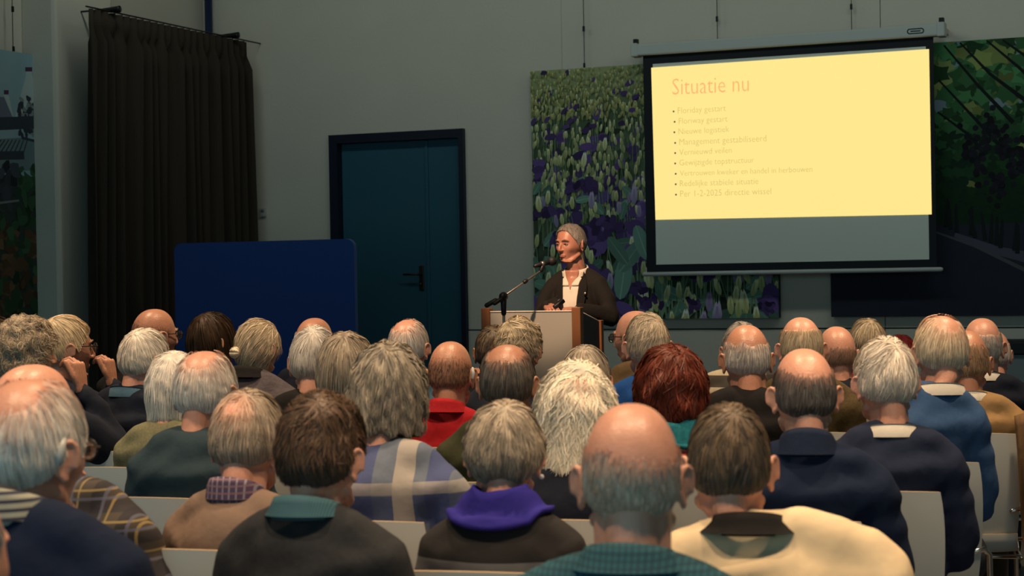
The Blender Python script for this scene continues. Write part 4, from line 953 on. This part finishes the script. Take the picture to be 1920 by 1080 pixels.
pz = .91; G().ell((-.085, front_y(-.085, pz)+.02, pz+.41), (.008, .004, .008)).obj('lapel_pin', m_steel, spk)
g = G()
g.ell((0, 0, .93), (.175, .13, .12), 24, 14)
for s_ in (-1, 1): g.tube([(s_*.09, 0, .9), (s_*.095, .01, .5), (s_*.1, -.01, .09)], [.092, .066, .052], 16)
Vt, Tt = remesh(g, .017, 3); link('trousers', mesh_np('standing_trousers', Vt, Tt), TR[1], spk)
for s_ in (-1, 1): link('shoe', M_SHOE, m_shoe, spk, (s_*.1, .0, 0))
rm = P(1048, 570, 9.52); rem = empty('presentation_remote', tuple(rm), YAW, 'black presentation remote held in the speaker\'s hand', 'remote')
o = G().box((0, 0, 0), (.07, .03, .024)).obj('casing', m_blk, rem, False, .007); o.rotation_euler = (0, rad(-35), rad(10))
o = G().box((.012, 0, .018), (.014, .014, .004)).obj('button', mat('grey_button', (.1, .1, .1), .5), rem, False, .001); o.rotation_euler = (0, rad(-35), 0)

# ================================================================ the audience
navy = fab('navy_wool', (.006, .014, .040)); dknavy = fab('dark_navy_cloth', (.006, .010, .022)); black = fab('black_cloth', (.008, .008, .009)); grey = fab('charcoal_knit', (.024, .027, .032), .25, 90)
bluegr = fab('blue_grey_jacket_cloth', (.024, .045, .06), .1); beige = fab('beige_knit', (.175, .125, .10), .1, 80); red = fab('red_fleece', (.30, .008, .014)); blue = fab('blue_knit', (.035, .085, .20), .12, 90)
royal = fab('royal_blue_cloth', (.008, .06, .24)); olive = fab('olive_cloth', (.035, .038, .018)); tweed = fab('olive_tweed', (.07, .052, .024), .5, 140); tan = fab('tan_suede', (.30, .19, .085), .15, 30); cream = fab('cream_fleece', (.66, .54, .36), .08, 20, .5, 9)
sage = fab('sage_tweed', (.15, .15, .09), .45, 140); teal = stripes_mat('teal_check_shirt', (.010, .065, .095), [('X', 95, 0, .35, (.02, .12, .16), .7), ('Z', 95, 0, .35, (.006, .035, .055), .6)], .2); ltblue = fab('pale_blue_jacket', (.05, .11, .17)); brownj = fab('brown_jacket', (.10, .068, .035))
suit = fab('navy_suit', (.013, .021, .050), .1, 120)
plaid = stripes_mat('brown_plaid', (.045, .038, .032), [('X', 15, .1, .36, (.014, .014, .022), .85), ('Z', 15, .3, .36, (.014, .014, .022), .75), ('X', 15, .55, .07, (.27, .20, .08), .75), ('Z', 15, .62, .07, (.27, .20, .08), .75), ('X', 15, .8, .09, (.10, .11, .17), .7), ('Z', 15, .9, .09, (.10, .11, .17), .7)])
bplaid = stripes_mat('blue_white_plaid', (.11, .14, .20), [('X', 5.2, .2, .30, (.045, .065, .19), .85), ('Z', 4.6, .1, .34, (.045, .065, .19), .7), ('X', 5.2, .62, .26, (.42, .38, .33), .7), ('Z', 4.6, .75, .14, (.36, .34, .32), .6)], .5)
cplaid = stripes_mat('purple_check_collar', (.06, .04, .09), [('X', 55, 0, .25, (.22, .22, .30), .8), ('Z', 60, 0, .3, (.20, .12, .14), .7)])
cstr = stripes_mat('striped_collar_cloth', (.34, .36, .30), [('Z', 75, .3, .42, (.012, .02, .06), .95)], .1)
cteal = stripes_mat('teal_collar_cloth', (.025, .085, .12), [('X', 200, 0, .4, (.05, .15, .19), .7)]); cwhite = fab('white_collar_cloth', (.62, .60, .54), .03); purple = fab('blue_violet_scarf', (.022, .018, .21)); m_rs = fab('red_scarf', (.22, .01, .012))
quilt = fab('grey_quilted', (.075, .066, .078), .15, 20, .9, 22); nnavy = fab('midnight_top', (.006, .009, .020))
cardi = stripes_mat('black_cardigan_banded', (.010, .010, .012), [('Z', .5, 0, .4525, (.016, .016, .12), .95), ('Z', .5, -.4525, .015, (.12, .125, .14), .9)], .3)
def floral_mat():
    m = mat('red_floral', (.5, .35, .26), .85); nt = m.node_tree; b = nt.nodes['Principled BSDF']; tc = nt.nodes.new('ShaderNodeTexCoord'); v = nt.nodes.new('ShaderNodeTexVoronoi'); v.inputs['Scale'].default_value = 95
    r = nt.nodes.new('ShaderNodeValToRGB'); r.color_ramp.interpolation = 'CONSTANT'; e = r.color_ramp.elements
    for p_, c_ in ((0, (.55, .06, .05)), (.35, (.62, .46, .36)), (.6, (.05, .08, .13)), (.75, (.60, .18, .14))):
        x = e[0] if p_ == 0 else e.new(p_); x.color = (*c_, 1)
    e[-1].position = 1.0 if e[-1].position == 1 else e[-1].position
    sx_ = nt.nodes.new('ShaderNodeSeparateColor'); nt.links.new(tc.outputs['Object'], v.inputs['Vector']); nt.links.new(v.outputs['Color'], sx_.inputs[0]); nt.links.new(sx_.outputs[0], r.inputs[0]); nt.links.new(r.outputs[0], b.inputs['Base Color']); return m
floral = floral_mat(); pattern = stripes_mat('cream_black_pattern', (.42, .37, .27), [('X', 7, .3, .35, (.012, .012, .016), .95), ('Z', 6, .1, .3, (.012, .012, .016), .9)]); tealsc = fab('teal_scarf', (.01, .13, .17), .6, 60)

ROOTS = {}; REP = []
def p(key, px, ytop, d, yaw, byaw, style, skin, gar, gm, gname, label, short, hsz=1.0, head=(0, 0), nst=800, trou=0, tmpl=None, extras=(), collar=None, scarf=None, cols=None, chr=True, sx=1.0, sk_arms=None, lean=0.0, neck=0.0, cdx=0.0):
    th = ST[style].get('thick', .012)*.66*(1+ST[style].get('vt', 0))
    byaw = byaw*.5+13
    Hw = P(px, ytop+(.116+th*.9)*hsz*FP/d, d)
    r, s, MH = build_person('person', label, Hw, yaw, byaw, head, hsz, style, skin, GC[gar], gm, gname, trou, sum(map(ord, key))*7+len(key), nst, tmpl, None, sk_arms, extras, cols, False, collar, sx, scarf, lean, neck)
    ROOTS[key] = r; REP.append((key, round(s, 3), round(Hw[2], 3)))
    if chr: chair(r.location[0]+cdx*math.cos(r.rotation_euler[2]), r.location[1]+cdx*math.sin(r.rotation_euler[2]), r.rotation_euler[2], 'white shell chair under the '+short)
    return r
# nearest row
p('A0', -118, 880, 2.3, 25, 15, 'fringe_grey', 'pink', 'jacket', grey, 'jacket', 'person at the left frame edge, only a pink ear and cheek showing', 'person cut off by the left frame edge', nst=700)
p('A1', 55, 706, 3.0, 22, 14, 'thin_peach', 'pink', 'big', navy, 'sweater', 'white-haired man in navy sweater with striped collar, nearest at the left', 'man with striped collar', 1.04, (4, 0), 1500, extras=('aid_r', 'glasses'), collar=(cstr, .036, .0), tmpl=T_HEADB, sx=.95, lean=-.05, neck=-.03)
p('A2', 602, 735, 3.45, 18, 6, 'dark_top', 'pink', 'sweater', grey, 'sweater', 'dark-haired man in charcoal sweater with teal collar', 'dark-haired man in charcoal sweater', 0.93, (3, 0), 1900, 1, collar=(cteal, .026, .004), neck=-.018)
p('A3', 1185, 755, 2.80, 6, 0, 'buzz_top', 'pink', 'big', teal, 'shirt', 'balding man with shaved grey hair in teal checked shirt, nearest of all', 'balding man in teal shirt', 0.99, (0, 0), 1500, 1, tmpl=T_HEADB, collar=(teal, .03, .01), sx=1.12, neck=.005)
p('A4', 1367, 757, 3.35, 6, -6, 'dark_short', 'pink', 'draped', cream, 'jacket', 'man with short dark hair in a bulky cream jacket', 'man in cream jacket', 0.96, (2, 0), 1500, 0, collar=(black, .025, .02), sx=1.1, lean=-.085, neck=-.012)
# second row
p('B1', 62, 680, 3.95, 30, 18, 'fringe_grey', 'pink', 'shirt', plaid, 'shirt', 'man in brown and yellow plaid shirt mostly hidden behind the striped-collar man', 'man in plaid shirt', 1.05, sx=1.05, trou=2, lean=-.13)
p('B2', 465, 730, 4.1, 12, 6, 'thin_comb', 'pink', 'round', beige, 'sweater', 'man with streaky grey-brown hair in beige jumper and checked collar', 'man in beige jumper', .97, (6, 0), 1300, 2, collar=(cplaid, .04, -.004))
p('B3', 728, 643, 4.5, 12, 4, 'grey_shag', 'pink', 'shirt', bplaid, 'shirt', 'person with shaggy grey hair in blue and white plaid shirt', 'person in blue and white plaid shirt', .98, (4, 0), 1500, 3, sx=1.05)
p('B4', 946, 752, 3.75, 6, 2, 'ash_bob', 'pink', 'woman', cardi, 'cardigan', 'woman with short ash-blond hair, black cardigan and violet-blue scarf', 'woman with violet-blue scarf', 0.89, (4, 0), 1500, 0, extras=('earring',), scarf=purple, sx=1.04)
p('B5', 1082, 682, 4.45, 0, 0, 'white_curly', 'pink', 'woman', nnavy, 'top', 'woman with long curly white hair in midnight blue top', 'woman with curly white hair', .98, (4, 0), 1900, 0)
p('B6', 1258, 646, 5.0, -5, -4, 'red_full', 'pink', 'woman', floral, 'blouse', 'woman with dark red hair in red floral blouse', 'woman with dark red hair', .98, (2, 0), 1500, 0, scarf=tealsc)
p('B7', 1508, 652, 4.35, 0, -4, 'fringe_dark', 'pink', 'jacket', navy, 'sweater', 'man with bald crown, dark fringe and big ears in navy sweater', 'man with big ears in navy sweater', 0.94, (0, 0), 1200, 0, tmpl=T_HEADJ, collar=(navy, .05, .01), neck=.018, cdx=-.06)
p('B8', 1660, 634, 4.85, -4, -10, 'white_wavy', 'pink', 'jacket', suit, 'suit_jacket', 'man with wavy white hair in navy suit jacket and white collar', 'man in navy suit jacket', 0.96, (2, 0), 1400, 0, tmpl=T_HEADJ, collar=(cwhite, .014, -.014), cdx=-.08, sx=.94, neck=.012)
# middle rows
p('C24', 385, 655, 5.0, 14, 8, 'thin_peach', 'pink', 'jacket', bluegr, 'jacket', 'grey-haired man with pink bald spot in blue-grey jacket', 'man in blue-grey jacket', 1.0, (4, 0), 1000, 1)
p('C25', 327, 660, 5.75, 10, 12, 'white_bob', 'pink', 'woman_jacket', sage, 'jacket', 'white-haired person in sage green jacket half behind the blue-grey jacket', 'white-haired person in sage jacket', .95, (4, 0), 900, 2)
p('C17', 650, 624, 5.6, 16, 10, 'grey_bob', 'pink', 'woman_jacket', olive, 'jacket', 'woman with straight grey-brown bob in dark olive jacket', 'woman with grey-brown bob', .95, (2, 0), 1000, 1)
p('C14', 952, 643, 5.2, 8, 2, 'fringe_brown', 'ruddy', 'jacket', olive, 'jacket', 'man with thinning dark hair around a bald crown in olive jacket', 'man with thinning dark hair', .97, (2, 0), 1200, 1)
p('C15', 845, 640, 6.2, 8, 6, 'bald_dark', 'ruddy', 'sweater', red, 'sweater', 'bald man in bright red sweater', 'bald man in red sweater', .98, (0, 0), 500, 1, extras=('aid_r',), collar=(red, .035, .01))
p('C1', 1764, 590, 5.5, 0, -12, 'thin_peach', 'pink', 'jacket', blue, 'sweater', 'tall man with thin fair hair in blue sweater and white collar', 'tall man in blue sweater', 0.95, (4, 0), 1200, 0, collar=(cwhite, .014, -.014), cols=((.45, .37, .26), (.86, .74, .54)), cdx=-.07, lean=.05, sx=.80)
p('C8', 1400, 608, 5.8, 0, -2, 'fringe_grey', 'ruddy', 'jacket', black, 'jacket', 'man with shiny red bald crown and grey fringe in black jacket', 'man in black jacket', 0.94, (0, 0), 800, 1, tmpl=T_HEADB)
p('C2', 1812, 618, 6.35, 10, -4, 'side_red', 'ruddy', 'jacket', tan, 'jacket', 'man with reddish head in tan suede jacket beside the blue sweater', 'man in tan suede jacket', .98, (0, 0), 700, 2, collar=(cwhite, .014, -.014), cdx=-.04)
p('C23', 272, 617, 6.3, 38, 24, 'white_short', 'pink', 'jacket', dknavy, 'jacket', 'white-haired man with glasses looking right in dark navy jacket', 'white-haired man with glasses', 0.9, (2, 0), 1000, 0, extras=('glasses', 'face'), collar=(ltblue, .014, -.014))
p('C18', 590, 612, 6.3, 8, 6, 'white_short', 'pink', 'jacket', black, 'jacket', 'man with thick short white hair in black jacket before the blue board', 'man with thick white hair', 1.02, (2, 0), 1300, 1, cols=SILV)
p('C20', 485, 600, 7.1, 32, 12, 'blond_bun', 'pink', 'woman_jacket', quilt, 'jacket', 'blond woman with a small hair bun in grey quilted jacket', 'blond woman in quilted jacket', 0.87, (2, 0), 1300, 1, collar=(black, .03, .01))
p('C16', 766, 598, 7.3, 14, 10, 'thin_white', 'pink', 'jacket', ltblue, 'jacket', 'man with thin white hair in pale blue jacket before the blue door', 'man in pale blue jacket', .99, (2, 0), 900, 0)
p('C13', 973, 597, 6.8, 22, 8, 'grey_tousled', 'ruddy', 'jacket', dknavy, 'jacket', 'man with tousled grey hair before the lectern in dark navy jacket', 'man with tousled grey hair', .95, (2, 0), 1100, 0)
p('C12', 1098, 648, 6.0, 8, 4, 'blond_bob', 'pink', 'woman', dknavy, 'top', 'woman with smooth ash-blond hair just below the lectern', 'woman with smooth ash-blond hair', .95, (6, 0), 900, 0)
p('C10', 1214, 588, 6.7, -4, -6, 'fair_short', 'pink', 'sweater', royal, 'sweater', 'man with short fair hair in royal blue sweater', 'man in royal blue sweater', .98, (0, 0), 1100, 0, tmpl=T_HEADJ)
p('C7', 1502, 593, 6.5, 2, -4, 'fringe_fair', 'pink', 'jacket', tweed, 'jacket', 'man with shiny bald crown and fair fringe in olive tweed jacket', 'bald-crowned man in tweed', 0.96, (0, 0), 900, 2, tmpl=T_HEADJ)
p('C6', 1569, 612, 7.2, -2, -6, 'bald', 'pink', 'jacket', dknavy, 'jacket', 'fully bald man between the tweed jacket and the streaked-haired woman', 'fully bald man', .97, (0, 0), 400, 0)
p('C9', 1391, 604, 7.5, 6, 0, 'white_short', 'pink', 'woman_jacket', pattern, 'jacket', 'grey-haired person in cream and black patterned jacket behind the red bald crown', 'person in patterned jacket', .98, (0, 0), 700, 1, cols=GREY, sx=1.25, neck=-.03)
p('C11', 1193, 583, 7.5, -48, -20, 'bald', 'pink', 'jacket', brownj, 'jacket', 'bald man with glasses looking left in brown jacket', 'bald man in brown jacket', .98, (0, 0), 400, 2, extras=('glasses', 'face'))
p('C5', 1627, 597, 8.1, 6, -8, 'streaked', 'pink', 'woman', black, 'top', 'woman with streaked grey-brown short hair and red scarf', 'woman with red scarf', .95, (0, 0), 900, 1, scarf=m_rs)
p('C3', 1842, 595, 7.25, 14, -6, 'fringe_grey', 'pink', 'jacket', dknavy, 'jacket', 'man with bald crown and short grey fringe in dark navy jacket at right', 'man with grey fringe at the right', 1.0, (0, 0), 800, 0, collar=(cwhite, .014, -.014), tmpl=T_HEADB)
p('C19', 590, 595, 7.9, 26, 12, 'fringe_grey', 'ruddy', 'jacket', dknavy, 'jacket', 'balding man whose crown shows above the thick white hair', 'man with crown above the thick white hair', .98, (0, 0), 500, 1)
p('C21', 398, 586, 7.8, 50, 28, 'brown_bob', 'pink', 'woman_jacket', black, 'jacket', 'woman with dark brown bob looking right before the blue board', 'woman with dark brown bob', .97, (-2, 0), 1200, 1, extras=('face',))
p('C22', 290, 580, 7.3, 44, 26, 'bald_dark', 'ruddy', 'jacket', black, 'jacket', 'bald man with glasses looking right before the brown curtain', 'bald man before the curtain', 0.93, (0, 0), 400, 1, extras=('glasses', 'face'))
p('C26', 48, 594, 5.95, 52, 34, 'curly_grey', 'ruddy', 'chin', dknavy, 'jacket', 'woman with curly grey hair resting her chin on her hand', 'woman with curly grey hair', 0.9, (0, 0), 1300, 0, extras=('face',), sk_arms=T_CH)
p('C27', 122, 592, 6.75, 54, 36, 'white_short', 'ruddy', 'chin', dknavy, 'jacket', 'man with glasses holding a hand to his mouth at the left', 'man holding a hand to his mouth', 1.0, (0, 0), 1000, 0, extras=('glasses', 'face'), sk_arms=T_CH, cols=((.40, .31, .2), (.86, .70, .46)))
p('C28', -14, 593, 7.4, 30, 20, 'brown_bob', 'ruddy', 'woman', black, 'top', 'dark-haired person barely in frame behind the curly grey hair', 'dark-haired person at the left edge', .95, nst=500)
p('C31', 893, 688, 8.2, 40, 12, 'side_red', 'ruddy', 'sweater', dknavy, 'sweater', 'person whose ear shows between the red sweater and the thinning dark hair', 'person hidden right of the red sweater', .95, nst=400)
p('C32', 926, 610, 7.6, 12, 6, 'dark_short', 'ruddy', 'jacket', black, 'jacket', 'dark-haired person half behind the tousled grey hair at the lectern', 'dark-haired person behind the tousled hair', .95, nst=600)
p('C30', 1862, 618, 8.15, 0, -8, 'fringe_grey', 'pink', 'sweater', red, 'sweater', 'person in red sweater behind the man at right, only a shoulder showing', 'person with the red shoulder at right', .95, nst=400)
ST['cap'] = hs(((.16, .006, .006), (.26, .012, .01)), thick=.02, L=.03, down=1, lump=.3)
p('C29', 1688, 627, 8.9, 0, -6, 'cap', 'pink', 'woman', red, 'sweater', 'person in a red knitted cap behind the wavy white hair', 'person in a red knitted cap', .92, nst=500)
for o in ROOTS['C29'].children:
    if o.name.startswith('hair'): o.name = 'knitted_cap'
# coat hanging over the chair of the tan jacket man
rc = ROOTS['C2']; rzc = rc.rotation_euler[2]
g = G(); rows = []
nu = 16
for t in np.linspace(0, 1, 22):
    y = -.30-.03*math.sin(t*9); z = .93-.78*t
    rows.append([(.14+(.09+.03*t)*u_+.03*t, y-.018*math.sin(9*u_+3*t)-.012*math.sin(21*u_), z+.01*math.sin(7*u_)) for u_ in np.linspace(0, 1.5, nu)])
V, F, E = sheet(np.array(rows), .018, nu)
cr = empty('coat', tuple(rc.location), rzc, 'brown suede coat hanging down behind the man in tan jacket', 'coat')
link('coat_body', mesh_np('coat_body', V, F+E), fab('brown_suede', (.13, .08, .04), .2, 30), cr)
bpy.context.view_layer.update()
